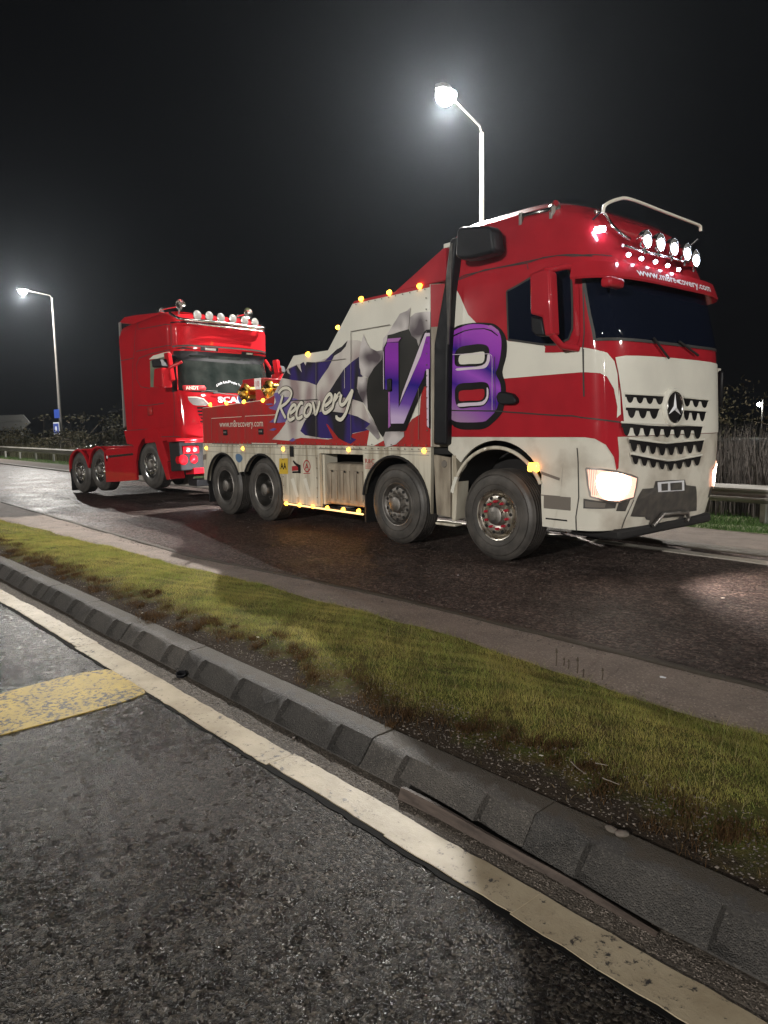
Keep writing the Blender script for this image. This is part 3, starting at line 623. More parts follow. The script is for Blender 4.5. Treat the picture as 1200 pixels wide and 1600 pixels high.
# LED strip with amber lamps
st = MB().tube([(-9.88, YO+.0, .345), (-7.86, YO+.0, .335)], .014, 8).build('light_strip', M['stripglow'], RTK, OA, smooth=60)
am0 = MB().lathe([(0, -.03), (.022, -.024), (.032, -.005), (.034, .012)], (0, 0, 0), n=12).build('marker_lamp', M['amberhot'], RTK, smooth=60)
def marker(x, y, z, s=1, m_=None):
    o = am0.copy(); COL.objects.link(o); o.parent = RTK; o.location = (x-OA[0], y-OA[1], z-OA[2]); o.scale = (s, s, s); return o
first = True
for (u, v) in [(422, 648), (481, 655), (541, 661), (605, 667), (676, 675), (745, 681)]:
    p = SX(Z3, [(u, v)])[0]
    if first: am0.location = (p[0]-OA[0], -.004, p[1]); first = False
    else: marker(p[0], YO-.004, p[1])
    L = point_light('strip_glow', (p[0], YO-.07, p[1]-.02), .45, (1, .42, .06))
am1 = MB().lathe([(0, -.03), (.022, -.024), (.032, -.005), (.034, .012)], (0, 0, 0), n=12).build('marker_lamp', M['amber'], RTK, smooth=60); base_am = am1; used = False
def amark(x, y, z, s=1):
    global used
    o = am1
    if used: o = am1.copy(); COL.objects.link(o); o.parent = RTK
    used = True; o.location = (x-OA[0], y-OA[1], z); o.scale = (s, s, s); return o
for (u, v) in [(65, 400), (228, 402), (408, 405), (700, 407), (1037, 412)]:
    p = SX(Z3, [(u, v)])[0]; amark(p[0], YO-.003, p[1], .95)
for (u, v) in [(583, 308), (738, 273), (905, 237), (289, 612)]:
    p = SX(Z4, [(u, v)])[0]; amark(p[0], YO-.01, p[1], 1.05)
for (u, v) in [(83, 206), (155, 199), (233, 194), (318, 188)]:
    p = SX(Z3, [(u, v)])[0]; amark(p[0], YO-.005, p[1], 1.0)
p = SX(Z4, [(455, 465)], YF)[0]; amark(p[0], YF-.02, p[1], 1.3)
# --- livery
RP = M['redprint']; L1 = 1
decal('red_band', [(-12.62, 1.294), (-12.605, 1.94), (-10.36, 2.008), (-10.10, 2.07)]+SX(Za, [(75, 850), (60, 1000), (300, 1130), (640, 1180), (985, 1300), (1180, 1290)])+[(-7.75, 1.294)], RP, 1, label='dusty red band')
decal('red_band', [(-7.6, 1.294)]+SX(Zb, [(490, 1400), (560, 1300), (640, 1250), (650, 1075), (665, 1010), (690, 960), (752, 960)])+[(-6.49, 1.294)], RP, 1)
decal('red_top_stripe', [(-8.0, 3.228), (-7.96, 3.259), (-6.485, 3.259), (-6.485, 3.222)], M['red'], 1)
decal('flag_cloth', SX(Za, [(150, 680), (205, 580), (330, 520), (560, 490), (700, 440), (860, 310), (925, 240), (1040, 235), (1100, 260), (1110, 640), (1100, 960), (1150, 1080), (1190, 1210), (1170, 1290), (1000, 1330), (700, 1400), (380, 1380), (230, 1415), (40, 1400), (120, 1320), (200, 1210), (80, 1000), (75, 850)]), M['flagwhite'], 2, label='waving flag print')
decal('flag_dark_field', SX(Za, [(158, 680), (205, 582), (225, 620), (262, 645), (245, 610), (235, 575), (330, 528), (350, 560), (392, 618), (378, 560), (372, 515), (410, 492), (436, 535), (445, 492), (560, 497), (650, 490), (720, 420), (800, 345), (860, 312), (925, 242), (905, 310), (850, 372), (770, 420), (700, 560), (620, 672), (562, 765), (470, 728), (300, 706)]), M['navy2'], 3)
decal('flag_dark_field', SX(Za, [(718, 830), (800, 700), (885, 575), (975, 492), (1060, 432), (1072, 560), (1080, 635), (1108, 660), (1045, 685), (1035, 800), (1080, 880), (1115, 970), (990, 928), (860, 905), (718, 862)]), M['navy2'], 3)
decal('flag_dark_field', SX(Za, [(372, 1300), (430, 1175), (520, 1100), (660, 1062), (900, 1090), (1040, 1130), (1190, 1212), (1172, 1290), (985, 1328), (962, 1372), (1030, 1400), (962, 1452), (880, 1420), (800, 1370), (676, 1215), (760, 1390), (640, 1385), (430, 1350)]), M['navy2'], 3)
decal('flag_blue_shred', SX(Za, [(60, 860), (110, 848), (150, 900), (250, 905), (350, 930), (260, 960), (250, 1100), (200, 1195), (130, 1205), (8, 1200), (50, 1165), (110, 1120), (100, 1060), (10, 1040), (60, 1000), (90, 960)]), M['blueprint'], 3)
for q in ([(0, 1020), (60, 1010), (95, 1030), (40, 1045)], [(10, 1290), (60, 1265), (100, 1275), (60, 1300)], [(240, 1415), (290, 1380), (320, 1405), (280, 1425)], [(-40, 985), (30, 975), (60, 990), (0, 1000)]):
    decal('flag_blue_shred', SX(Za, q), M['blueprint'], 4)
decal('red_slash', SX(Za, [(676, 1215), (700, 1230), (830, 1395), (765, 1398)]), M['redprint'], 4)
C = M['curl']
decal('torn_metal_curl', SX(Za, [(1120, 168), (1085, 300), (1065, 440), (1072, 560), (1110, 662)])+SX(Zb, [(60, 850), (110, 868), (170, 765), (250, 680), (262, 580), (200, 592), (130, 560), (88, 490)]), C, 6)
decal('torn_metal_curl', SX(Zb, [(2, 858), (100, 866), (92, 1000), (104, 1200), (60, 1130), (3, 1015)]), C, 6)
decal('torn_metal_curl', SX(Zb, [(96, 1215), (130, 1262), (200, 1385), (232, 1490), (205, 1512), (120, 1420), (80, 1395), (130, 1350)]), C, 6)
decal('torn_metal_curl', SX(Zb, [(268, 1500), (288, 1432), (350, 1428), (482, 1430), (482, 1480), (400, 1562), (290, 1595)]), C, 6)
decal('torn_metal_curl', SX(Zb, [(305, 425), (335, 370), (400, 268), (440, 202), (515, 172), (548, 138), (540, 240), (530, 362), (440, 388), (370, 412)]), C, 6)
decal('torn_metal_curl', SX(Zb, [(545, 240), (600, 195), (700, 180), (757, 180), (757, 372), (690, 390), (650, 470), (635, 540), (615, 470), (560, 430), (538, 360)]), C, 6)
decal('torn_metal_curl', SX(Zb, [(265, 462), (312, 410), (302, 500), (275, 570), (255, 605)]), C, 6)
decal('torn_hole_print', SX(Zb, [(108, 868), (170, 765), (250, 680), (270, 560), (310, 425), (370, 412), (440, 388), (530, 362), (560, 430), (620, 470), (660, 560), (752, 420), (752, 960), (690, 960), (640, 1080), (490, 1425), (290, 1432), (262, 1490), (225, 1440), (160, 1300), (104, 1200), (92, 1000)]), M['hole'], 5)
decal('letter_outline', SX(Zb, [(640, 560), (655, 480), (690, 395), (715, 370), (757, 365), (757, 1400), (722, 1380), (715, 955), (690, 955), (500, 1418), (335, 1422), (318, 1390), (315, 1000), (268, 995), (268, 560), (300, 495), (315, 470), (440, 455), (470, 450), (440, 500), (436, 1100)]), M['ink'], 6, label='black outline of the big letter on the body side')
decal('letter_m', SX(Zb, [(285, 560), (310, 502), (425, 502), (428, 1180), (660, 640), (716, 440), (755, 436), (755, 770), (700, 800), (690, 860), (640, 960), (480, 1345), (346, 1345), (336, 1000), (286, 990)]), M['purple'], 7, label='large purple letter M of the M8 lettering')
decal('letter_highlight', SX(Zb, [(315, 462), (455, 452), (425, 492), (308, 500)]), M['lilac'], 8)
decal('letter_highlight', SX(Zb, [(438, 1140), (470, 1020), (650, 540), (706, 402), (756, 402), (756, 434), (718, 438), (660, 640), (455, 1100)]), M['palepink'], 8)
decal('letter_highlight', SX(Zb, [(322, 1020), (336, 1000), (342, 1345), (345, 1370), (322, 1395)]), M['lilac'], 8)
decal('letter_highlight', SX(Zb, [(718, 780), (742, 780), (744, 1390), (724, 1370)]), M['palepink'], 8)
decal('letter_highlight', SX(Zb, [(266, 600), (272, 590), (276, 985), (270, 990)]), M['palepink'], 8)
# script
SCR = [[(178, 880), (150, 980), (110, 1090), (80, 1205)], [(125, 860), (175, 805), (240, 800), (280, 850), (262, 915), (215, 975), (150, 1020)], [(150, 1015), (175, 1080), (212, 1150)],
       [(262, 1098), (318, 1050), (328, 1005), (296, 1000), (258, 1060), (240, 1130), (262, 1172), (318, 1140)], [(418, 985), (388, 972), (350, 1040), (338, 1120), (362, 1155), (412, 1125)],
       [(478, 985), (440, 1040), (432, 1105), (460, 1128), (500, 1080), (510, 1010), (478, 985)], [(530, 960), (548, 1040), (560, 1102), (590, 1040), (612, 945)],
       [(668, 1012), (740, 950), (752, 895), (722, 870), (668, 950), (650, 1050), (680, 1088), (748, 1040), (772, 1000)], [(800, 862), (780, 940), (764, 1020)], [(784, 950), (820, 890), (845, 862), (840, 900)], [(868, 870), (850, 940), (858, 990), (895, 985), (940, 920), (1000, 815)], [(1000, 815), (960, 960), (918, 1090), (865, 1165), (815, 1150), (812, 1118)]]
for k_, (w_, m_, lay) in enumerate(((.125, M['ink'], 9), (.088, M['cream'], 10.5))):
    sc_ = MB()
    for i, s_ in enumerate(SCR): stroke(sc_, SX(Za, s_), w_*(1 if i not in (1,) else .9)*.62, YO-.0022*lay-.0002*i)
    sc_.build('recovery_script' if k_ else 'script_shadow', m_, BODY, OA, label='the word Recovery in cream script' if k_ else None)
def side_text(name, txt, x, z, h, x1, m_, layer=11, shear=0, parent=None, bold=0, y=None):
    vs, fs = text_mesh(txt, 1, 1, shear, bold=bold); w = max(v[0] for v in vs); hh = .70; sx = (x1-x)/w; sy = h/hh; yy = (YO-.0022*layer) if y is None else y
    return MB().add([(x+v[0]*sx, yy, z+v[1]*sy) for v in vs], fs).build(name, m_, parent or BODY, OA, label='lettering '+txt)
pA, pB = SX(Z5, [(213, 420), (640, 405)])
side_text('web_address', 'www.m8recovery.com', pA[0], pA[1]-.01, .115, pB[0], M['cream'], 3)
rv = MB()
for (xa, za, xb, zb, n_) in ((-12.55, 1.315, -6.55, 1.315, 46), (-12.55, 1.262, -6.55, 1.262, 46), (-7.9, 3.205, -6.55, 3.205, 11), (-6.53, 1.5, -6.53, 3.1, 13), (-9.86, .5, -9.86, 1.2, 6), (-8.93, .5, -8.93, 1.1, 5)):
    for i in range(n_):
        t = i/(n_-1); x_, z_ = xa+(xb-xa)*t, za+(zb-za)*t; rv.lathe([(0, -.028), (.006, -.027), (.009, -.02)], (x_, YO, z_), n=6)
rv.build('rivets', M['seam'], RTK, OA, kind='stuff')
# panel seams and shutters
def seam(pts, Y=YO, w=.012, lay=11, m_=None):
    for i in range(len(pts)-1):
        a, b_ = np.array(pts[i]), np.array(pts[i+1]); t = (b_-a)/np.linalg.norm(b_-a); n_ = np.array([-t[1], t[0]])*w/2
        y = Y-.0022*lay-.0001*i; MB().prism_y([tuple(a+n_), tuple(b_+n_), tuple(b_-n_), tuple(a-n_)], y, y+.002).build('panel_seam', m_ or M['seam'], RTK, OA)
seam(SX(Z4, [(530, 485), (530, 1083)]), w=.008); seam(SX(Z4, [(532, 487), (745, 450)]), w=.008, m_=M['seam']); seam(SX(Z4, [(338, 660), (338, 1083)]), w=.009); seam(SX(Z4, [(338, 657), (500, 638)]), w=.008)
seam(SX(Z4, [(495, 690), (495, 800)]), w=.006, m_=M['cream']); seam(SX(Z4, [(200, 868), (345, 862)]), w=.01, m_=M['gap']); seam(SX(Z4, [(903, 800), (903, 1083)]), w=.007)
for a, b_ in (((88, 268), (222, 260)), ((238, 258), (372, 252))):
    seam(SX(Z3, [a, b_]), w=.008, lay=3, m_=M['cream']); seam(SX(Z3, [a, (a[0], 362)]), w=.006, lay=3)
for u, v in ((150, 331), (309, 327)):
    p = SX(Z3, [(u, v)])[0]; hd = b3('flush_latch', p[0]-.075, p[0]+.075, YO-.016, YO+.01, p[1]-.05, p[1]+.05, M['black'], BODY, .01); b3('latch_lever', p[0]-.05, p[0]+.05, YO-.024, YO-.014, p[1]-.01, p[1]+.02, M['alu'], hd, .004)
q = SX(Zb, [(320, 880), (362, 1010)]); b3('door_handle', q[0][0], q[1][0], YO-.045, YO+.0, q[1][1], q[0][1], M['black'], BODY, .012)
# lower skirt details
seam([(-12.6, 1.235), (-6.5, 1.235)], lay=.8, w=.007); seam(SX(Z3, [(415, 408), (415, 420)]), lay=1)
seam([(-12.6, 1.135), (-8.9, 1.130)], lay=.8, w=.006); seam([(-9.93, 1.28), (-9.93, .6)], lay=.8, w=.006); seam([(-8.95, 1.1), (-8.95, .4)], lay=1, w=.006); seam([(-8.88, 1.245), (-7.85, 1.245)], lay=1.4, w=.01)
seam(SX(Z3, [(90, 380), (210, 383)]), lay=1.2, w=.02); seam(SX(Z3, [(228, 382), (385, 385)]), lay=1.2, w=.02); seam(SX(Z3, [(268, 379), (378, 381)]), lay=1.8, w=.014, m_=M['cream'])
seam([(-7.8, 1.19), (-6.52, 1.19)], lay=1, w=.006)
pz = SX(Z5, [(912, 612), (945, 718)]); b3('shutter_lock', pz[0][0], pz[1][0], YO-.03, YO, pz[1][1], pz[0][1], M['black'], SK, .01)
# stickers
def sticker(pts, m_, nm='sticker', lay=2, label=None, sm=0): return decal(nm, SX(Z5, pts), m_, lay, sm, label, SK)
sticker([(800, 735), (885, 733), (885, 888), (800, 888)], M['yellowsign'], label='square yellow sticker lettered AA')
pA, pB = SX(Z5, [(815, 838), (873, 838)]); side_text('sticker_letters', 'AA', pA[0], pA[1], .105, pB[0], M['ink'], 3.2, parent=SK, bold=.02)
for q in ([(925, 812), (1005, 800), (1005, 850), (925, 858)],): sticker(q, M['redsticker'], 'truck_cartoon_sticker')
sticker([(940, 752), (975, 785), (1010, 800), (1012, 880), (990, 880), (985, 820), (950, 790), (935, 765)], M['ink'], 'truck_cartoon_sticker', 2.6); sticker([(930, 862), (1005, 860), (1005, 878), (930, 880)], M['ink'], 'truck_cartoon_sticker', 2.6)
def ring(cx_, cy_, r, m_, nm, lay=2):
    p0 = SX(Z5, [(cx_, cy_)])[0]; mb = MB(); a = [(p0[0]+r*math.cos(t)*1.0, p0[1]+r*math.sin(t)) for t in np.linspace(0, 2*math.pi, 25)[:-1]]; b_ = [(p0[0]+(r-.018)*math.cos(t), p0[1]+(r-.018)*math.sin(t)) for t in np.linspace(0, 2*math.pi, 25)[:-1]]
    y = YO-.0022*lay; mb.add([(p[0], y, p[1]) for p in a+b_], [(i, (i+1) % 24, 24+(i+1) % 24, 24+i) for i in range(24)]); return mb.build(nm, m_, SK, OA)
ring(1072, 810, .095, M['redsticker'], 'round_sticker_ring'); p0 = SX(Z5, [(1050, 845), (1094, 845)]); side_text('round_sticker_letter', 'A', p0[0][0], p0[0][1], .10, p0[1][0], M['redsticker'], 2.4, parent=SK)
seam(SX(Z5, [(1040, 882), (1105, 880)]), lay=2, w=.01, m_=M['redsticker'])
sticker([(370, 700), (400, 688), (430, 710), (435, 745), (405, 775), (375, 750)], M['bluesticker'], 'round_sticker', sm=3); sticker([(45, 700), (80, 690), (78, 745), (48, 750)], M['seam'], 'small_sticker')
pA, pB = SX(Z3, [(772, 468), (815, 468)]); side_text('red_sticker_letters', 'R&C', pA[0], pA[1], .065, pB[0], M['redsticker'], 2, parent=SK)
for v in (476, 484, 490): seam(SX(Z3, [(774, v), (812, v)]), lay=1.5, w=.008, m_=M['redsticker'])
for i in range(4): decal('clean_streak', SX(Z5, [(850+i*62, 940), (880+i*62, 925), (930+i*62, 1110), (905+i*62, 1118)]), M['white'] if i % 2 else M['dirty'], 1.2+.1*i, parent=SK)
# --- intake stack behind the cab
MB().prism_y(SX(Z4, [(975, 1112), (978, 560), (1035, 230), (1056, 60), (1066, -18), (1080, -30), (1108, -36), (1092, 60), (1076, 250), (1054, 600), (1046, 1112)], 6.2), 6.2, 6.34).build('intake_stack', M['black'], RTK, OA, bevel=.03, segs=3)
MB().prism_y(SX(Z4, [(1060, 560), (1052, 230), (1066, 60), (1078, 0), (1086, 0), (1078, 230), (1066, 560)], 6.2), 6.185, 6.21).build('stack_trim', M['darkgrey'], RTK, OA, bevel=.008)
MB().prism_y([(p[0], p[1]) for p in SX(Z1, [(80, 262), (84, 158), (100, 140), (212, 137), (228, 152), (238, 228), (234, 244), (216, 252), (140, 272), (100, 274)], 6.08)], 6.08, 6.28).build('intake_head', M['black'], RTK, OA, bevel=.045, segs=4)
# --- cab
CAB = Shell(WORLD, [.46, .8, 1.2, 1.42, 2.3, 2.45, 3.1, 3.22, 3.3, 3.5, 3.68, 3.82, 3.91, 3.95], [-4.02, -3.93, -3.90, -3.90, -3.95, -3.97, -4.13, -4.17, -4.20, -4.30, -4.42, -4.60, -4.82, -5.15],
            [-6.2]*9+[-6.2, -6.2, -6.15, -6.05, -5.9], [6.3]*7+[6.305, 6.32, 6.345, 6.39, 6.47, 6.60, 6.9], .62, 15.1, 4.2)
CABB = CAB.body('cab_shell', M['red'], RTK, OA, 1.42, 3.95, 22, top=True)
NOSE = CAB.body('bumper_body', M['bumperwhite'], RTK, OA, .46, 1.418, 10, u0=1, u1=3)
MB().prism_z([(p[0], p[1]) for p in [CAB.pt(u, .5)-CAB.nrm(u, .5)*.04 for u in np.linspace(1, 3, 40)]], .47, .50).build('bumper_floor', M['matt'], RTK, OA)
MB().box(-4.6, -4.0, 6.55, 8.55, .36, .47).build('lower_valance', M['matt'], RTK, OA, bevel=.03)
# fender panels with arches, both sides
fen = [(-6.19, 1.418), (-6.19, 1.26), (-6.10, 1.20)]+arc(-5.42, .66, .72, 141, 30, 18)+[(-4.80, .78), (-4.78, .46), (-4.52, .46), (-4.52, 1.418)]
for Yl, sgn in ((YO, 1), (YF, -1)):
    FE = MB().prism_y(fen, Yl, Yl+.04*sgn).build('front_fender', M['bumperwhite'], RTK, OA, bevel=.004)
    if sgn == 1: FN = FE
P = arc(-5.42, .60, .70, 150, 27, 24); MB().tube([(p[0], YO-.01, p[1]) for p in P], .022, 8).build('fender_lip', M['dirty'], RTK, OA, smooth=50)
P = arc(-5.42, .60, .675, 182, -10, 24); V = [(p[0], YO+.01, p[1]) for p in P]+[(p[0], YO+.5, p[1]) for p in P]; MB().add(V, [(i, i+1, len(P)+i+1, len(P)+i) for i in range(len(P)-1)]).build('wheel_arch', M['matt'], RTK, OA, smooth=50)
MB().prism_y(arc(-5.42, .60, .73, 152, 168, 4)+arc(-5.42, .60, .68, 168, 150, 4), YO-.02, YO+.1).build('mudguard_end', M['white'], RTK, OA)
MB().prism_y([(-6.10, 1.19), (-6.06, 1.2), (-6.03, .9), (-6.06, .42), (-6.13, .42)], YO-.01, YO+.2).build('mudguard_rear', M['dirty'], RTK, OA, bevel=.01)
b3('step_recess_shade', -4.76, -4.42, YO-.004, YO+.01, .66, .80, M['seam'], bevel=.003); b3('step_slot', -4.73, -4.46, YO-.007, YO+.01, .545, .56, M['matt'], bevel=0)  # grey patch paints the shade of a recess onto the flat panel
seam([(-4.80, 1.04), (-4.56, .98)], lay=1, w=.03); seam([(-4.80, .80), (-4.55, .80)], lay=1, w=.01)
o = b3('side_repeater', -4.97, -4.83, YO-.03, YO+.02, 1.045, 1.145, M['amberhot'], bevel=.02); point_light('repeater_glow', (-4.9, YO-.12, 1.1), .35, (1, .3, .04))
# white band and front livery on the cab
wp = CAB.patch('white_band', CAB.tr(Z1, [(60, 372), (75, 375), (100, 420), (135, 500), (180, 545), (240, 560), (285, 600), (300, 608), (440, 622), (452, 636), (602, 634), (650, 642), (700, 655), (730, 690), (742, 740), (748, 834)])+CAB.tr(Z2, [(752, 60), (756, 175), (740, 190), (742, 145), (728, 72), (700, 22), (672, 8), (600, 4), (285, 30), (50, 45)]), M['white'], RTK, OA, .0035)
hoodL = CAB.tr(Z7, [(130, 55), (160, 200), (190, 420), (215, 700)]); zt_ = hoodL[0][1]
hood = CAB.patch('front_grille_panel', [(hoodL[0][0], hoodL[0][1]+.0), (1.75, zt_+.02), (2.25, zt_+.02)]+[(4-u, z) for u, z in hoodL]+[(2.5, 1.424), (2, 1.424), (1.5, 1.424), (hoodL[-1][0], 1.424)][0:4] if False else [hoodL[0], (1.6, zt_+.02), (2.0, zt_+.03), (2.4, zt_+.02)]+mir(hoodL)[0:1]+mir(hoodL)[1:]+[(2.4, 1.425), (2, 1.425), (1.6, 1.425)]+hoodL[::-1][:-1], M['white'], RTK, OA, .012)
side_s = CAB.tr(Z2, [(590, -30), (596, 190)])
sw = CAB.patch('red_swoosh', CAB.tr(Z2, [(602, 192), (752, 205), (742, 260), (748, 330), (746, 395), (738, 405), (728, 350), (695, 300), (650, 275), (600, 268)]), M['red'], RTK, OA, .0045)
fr_red = CAB.patch('red_front_corner', mir(CAB.tr(Z2, [(602, 192), (752, 205), (742, 260), (748, 330), (738, 405), (728, 350), (695, 300), (650, 275), (600, 268)])), M['red'], RTK, OA, .0045)
# windscreen, side windows
wsl = CAB.tr(Z1, [(600, 322), (612, 400), (630, 500), (650, 602)])
ws_ = [wsl[0], (1.5, wsl[0][1]+.02), (2, wsl[0][1]+.03), (2.5, wsl[0][1]+.02)]+mir(wsl)+[(2.5, wsl[-1][1]-.0), (2, wsl[-1][1]-.005), (1.5, wsl[-1][1])]+wsl[::-1][:-1]
WS = CAB.patch('windscreen', ws_, M['glass'], RTK, OA, .007)
CAB.line('windscreen_seal', wsl+[(1.5, wsl[-1][1]), (2, wsl[-1][1]-.005), (2.5, wsl[-1][1])]+mir(wsl)[::-1], .03, M['gap'], RTK, OA, .009)
dw = CAB.tr(Z1, [(293, 405), (330, 385), (390, 350), (452, 325), (500, 305), (540, 312), (556, 350), (560, 560), (545, 600), (490, 622), (440, 622), (300, 602), (296, 500)])
CAB.patch('door_window', dw, M['glass'], RTK, OA, .006); CAB.patch('door_window', mir(dw), M['glass'], RTK, OA, .006)
CAB.line('door_window_seal', dw+[dw[0]], .022, M['gap'], RTK, OA, .008)
for q in ([(600, 330), (602, 640), (606, 834)], [(380, 315), (375, 290), (440, 268), (560, 262), (640, 262)], [(60, 372), (200, 318), (375, 290)]): CAB.line('cab_seam', CAB.tr(Z1, q), .012, M['gap'], RTK, OA, .0048)
CAB.line('cab_seam', CAB.tr(Z1, [(60, 372), (120, 340), (250, 310), (440, 270), (600, 258), (720, 262)]), .012, M['gap'], RTK, OA, .005)
CAB.line('door_seam', CAB.tr(Z2, [(50, 160), (240, 162), (420, 175), (560, 182), (605, 190), (752, 208)]), .014, M['gap'], RTK, OA, .0075)
CAB.line('door_seam', CAB.tr(Zc, [(135, 1172), (690, 1182), (1010, 1200)]), .010, M['gap'], RTK, OA, .012); CAB.line('door_seam', CAB.tr(Zc, [(690, 1182), (682, 560)]), .008, M['gap'], RTK, OA, .0121)
CAB.line('door_seam', CAB.tr(Z1, [(605, 640), (606, 740), (608, 834)]), .012, M['gap'], RTK, OA, .005)
# pillar highlights: raised frame round the door window
CAB.line('window_frame', CAB.tr(Z1, [(385, 345), (385, 330), (450, 300), (540, 292), (560, 310), (578, 400), (580, 600), (560, 640), (450, 645)]), .05, M['red'], RTK, OA, .012)
# the 8
def c8(name, pts, m_, o, sm=4, label=None): return CAB.patch(name, [tuple(p) for p in spline(CAB.tr(Zc, pts), sm)] if sm else CAB.tr(Zc, pts), m_, RTK, OA, o, label=label)
c8('figure_outline', [(160, 300), (250, 215), (430, 178), (600, 178), (690, 200), (775, 280), (818, 390), (812, 560), (768, 735), (800, 860), (806, 980), (785, 1120), (760, 1205), (680, 1295), (570, 1378), (430, 1392), (300, 1388), (210, 1350), (152, 1270), (148, 1200), (150, 800), (152, 400)], M['ink'], .0055, 3, 'black outline of the figure on the door')
c8('figure_eight', [(156, 400), (200, 285), (300, 225), (430, 192), (600, 205), (680, 245), (738, 300), (758, 400), (748, 540), (718, 680), (692, 755), (738, 850), (750, 950), (725, 1085), (690, 1180), (610, 1265), (540, 1303), (300, 1308), (205, 1285), (156, 1235), (154, 1100), (154, 700)], M['purple8'], .007, 3, 'large purple figure 8 of the M8 lettering')
c8('figure_highlight', [(640, 205), (720, 262), (732, 290), (700, 285), (650, 245), (600, 225)], M['lilac'], .0085)
c8('figure_arc', [(160, 385), (210, 320), (330, 265), (440, 243), (560, 238), (650, 262), (720, 320), (715, 330), (640, 275), (560, 250), (440, 254), (335, 277), (220, 332), (165, 395)], M['ink'], .0087, 0)
c8('figure_hole', [(225, 600), (232, 520), (285, 455), (400, 430), (510, 418), (590, 435), (620, 490), (612, 570), (560, 670), (420, 672), (290, 678), (235, 660)], M['ink'], .0085, 3)
c8('figure_hole_centre', [(272, 590), (300, 538), (430, 520), (550, 505), (568, 545), (560, 610), (520, 640), (400, 645), (300, 650), (278, 630)], M['white'], .010, 3)
c8('figure_highlight', [(250, 695), (400, 682), (540, 662), (590, 610), (600, 540), (628, 545), (625, 610), (590, 680), (520, 702), (380, 710), (255, 722)], M['palepink'], .0102, 2)
c8('figure_hole', [(230, 1000), (236, 920), (290, 868), (420, 858), (540, 850), (600, 868), (622, 930), (618, 1020), (590, 1090), (530, 1130), (400, 1140), (290, 1150), (240, 1090)], M['ink'], .0085, 3)
c8('figure_hole_centre', [(274, 1010), (290, 952), (420, 940), (545, 930), (565, 960), (560, 1020), (520, 1058), (400, 1062), (300, 1068), (278, 1050)], M['red'], .010, 3)
c8('figure_highlight', [(268, 1095), (400, 1085), (540, 1072), (590, 1010), (592, 915), (612, 935), (608, 1030), (570, 1095), (520, 1115), (400, 1122), (275, 1132)], M['palepink'], .0102, 2)
CAB.line('locker_seam', CAB.tr(Zc, [(180, 540), (400, 532), (620, 530), (650, 550), (655, 600), (655, 1170)]), .006, M['palepink'], RTK, OA, .0125)
hp = [tuple(WORLD.plane(*Zc(*p), 1, 6.27)[[0, 2]]) for p in [(708, 1020), (735, 965), (800, 962), (890, 985), (935, 1040), (938, 1085), (900, 1105), (780, 1108), (730, 1085)]]
MB().prism_y(hp, 6.235, 6.31).build('door_handle', M['black'], RTK, OA, bevel=.015, segs=3)
# visor with web address
vv = []; us_ = np.linspace(1.18, 2.82, 33); mb = MB()
for u in us_:
    for z, o_ in ((3.125, .02), (3.13, .12), (2.985, .175), (2.965, .165), (3.10, .10)): mb.v.append(tuple(CAB.off(u, 3.12, o_)*np.array([1, 1, 0])+np.array([0, 0, z])))
for i in range(len(us_)-1):
    for j in range(5): mb.f.append((i*5+j, (i+1)*5+j, (i+1)*5+(j+1) % 5, i*5+(j+1) % 5))
mb.f += [tuple(range(5)), tuple(len(us_)*5-1-j for j in range(5))]
VIS = mb.build('sun_visor', M['red'], RTK, OA, smooth=40)
vs, fs = text_mesh('www.m8recovery.com', 1, bold=.015); wt = max(v[0] for v in vs); V = []
us2 = np.linspace(1.2, 2.8, 200); lens_ = np.array([CAB.off(u, 3.12, .15) for u in us2]); cum = np.concatenate([[0], np.cumsum(np.linalg.norm(np.diff(lens_[:, :2], axis=0), axis=1))]); cen = cum[-1]/2; tw = 1.55
for v in vs:
    u = np.interp(cen+(v[0]/wt-.5)*tw, cum, us2); t = (v[1]+.2)/1.05; zz = 2.995+.115*t; o_ = .175+(.12-.175)*((zz-2.985)/(.145))+.004
    V.append(tuple(CAB.off(u, 3.12, o_)*np.array([1, 1, 0])+np.array([0, 0, zz])))
MB().add(V, fs).build('visor_lettering', M['signwhite'], VIS, OA, label='white lettering www.m8recovery.com', recalc=False)
# roof lights, bars, horn
lamp_px = [(1008, 374), (1029, 379), (1050, 386), (1070, 394), (1084, 404)]
sp0 = None
MB().tube([(-4.16, 6.75, 3.33), (-4.10, 7.0, 3.30), (-4.08, 7.5, 3.30), (-4.10, 8.1, 3.30), (-4.16, 8.35, 3.33)], .018, 8).build('lamp_bar', M['chrome'], RTK, OA, smooth=50)
for px, py in lamp_px:
    q = WORLD.plane(px, py, 0, -4.05)
    if sp0 is None:
        sp0 = MB().lathe([(0, -.07), (.05, -.06), (.078, -.02), (.085, .02), (.078, .028)], (0, 0, 0), 'x', 20).build('spot_lamp', M['chrome'], RTK, smooth=40)
        MB().lathe([(.078, .022), (.05, .034), (0, .038)], (0, 0, 0), 'x', 20).build('lamp_glass', M['lens'], sp0, smooth=40)
        MB().lathe([(.058, .032), (.04, .043), (0, .047)], (0, -.006, -.022), 'x', 14).build('lit_bulb', M['whitelit'], sp0, smooth=40)
        MB().tube([(0, 0, -.08), (0, 0, -.13)], .012, 6).build('lamp_foot', M['chrome'], sp0)
        s_ = sp0
    else: s_ = copy_tree(sp0, RTK)
    s_.location = (q[0]-OA[0], q[1]-OA[1], q[2]); s_.scale = (1.12, 1.12, 1.12)
mk = None
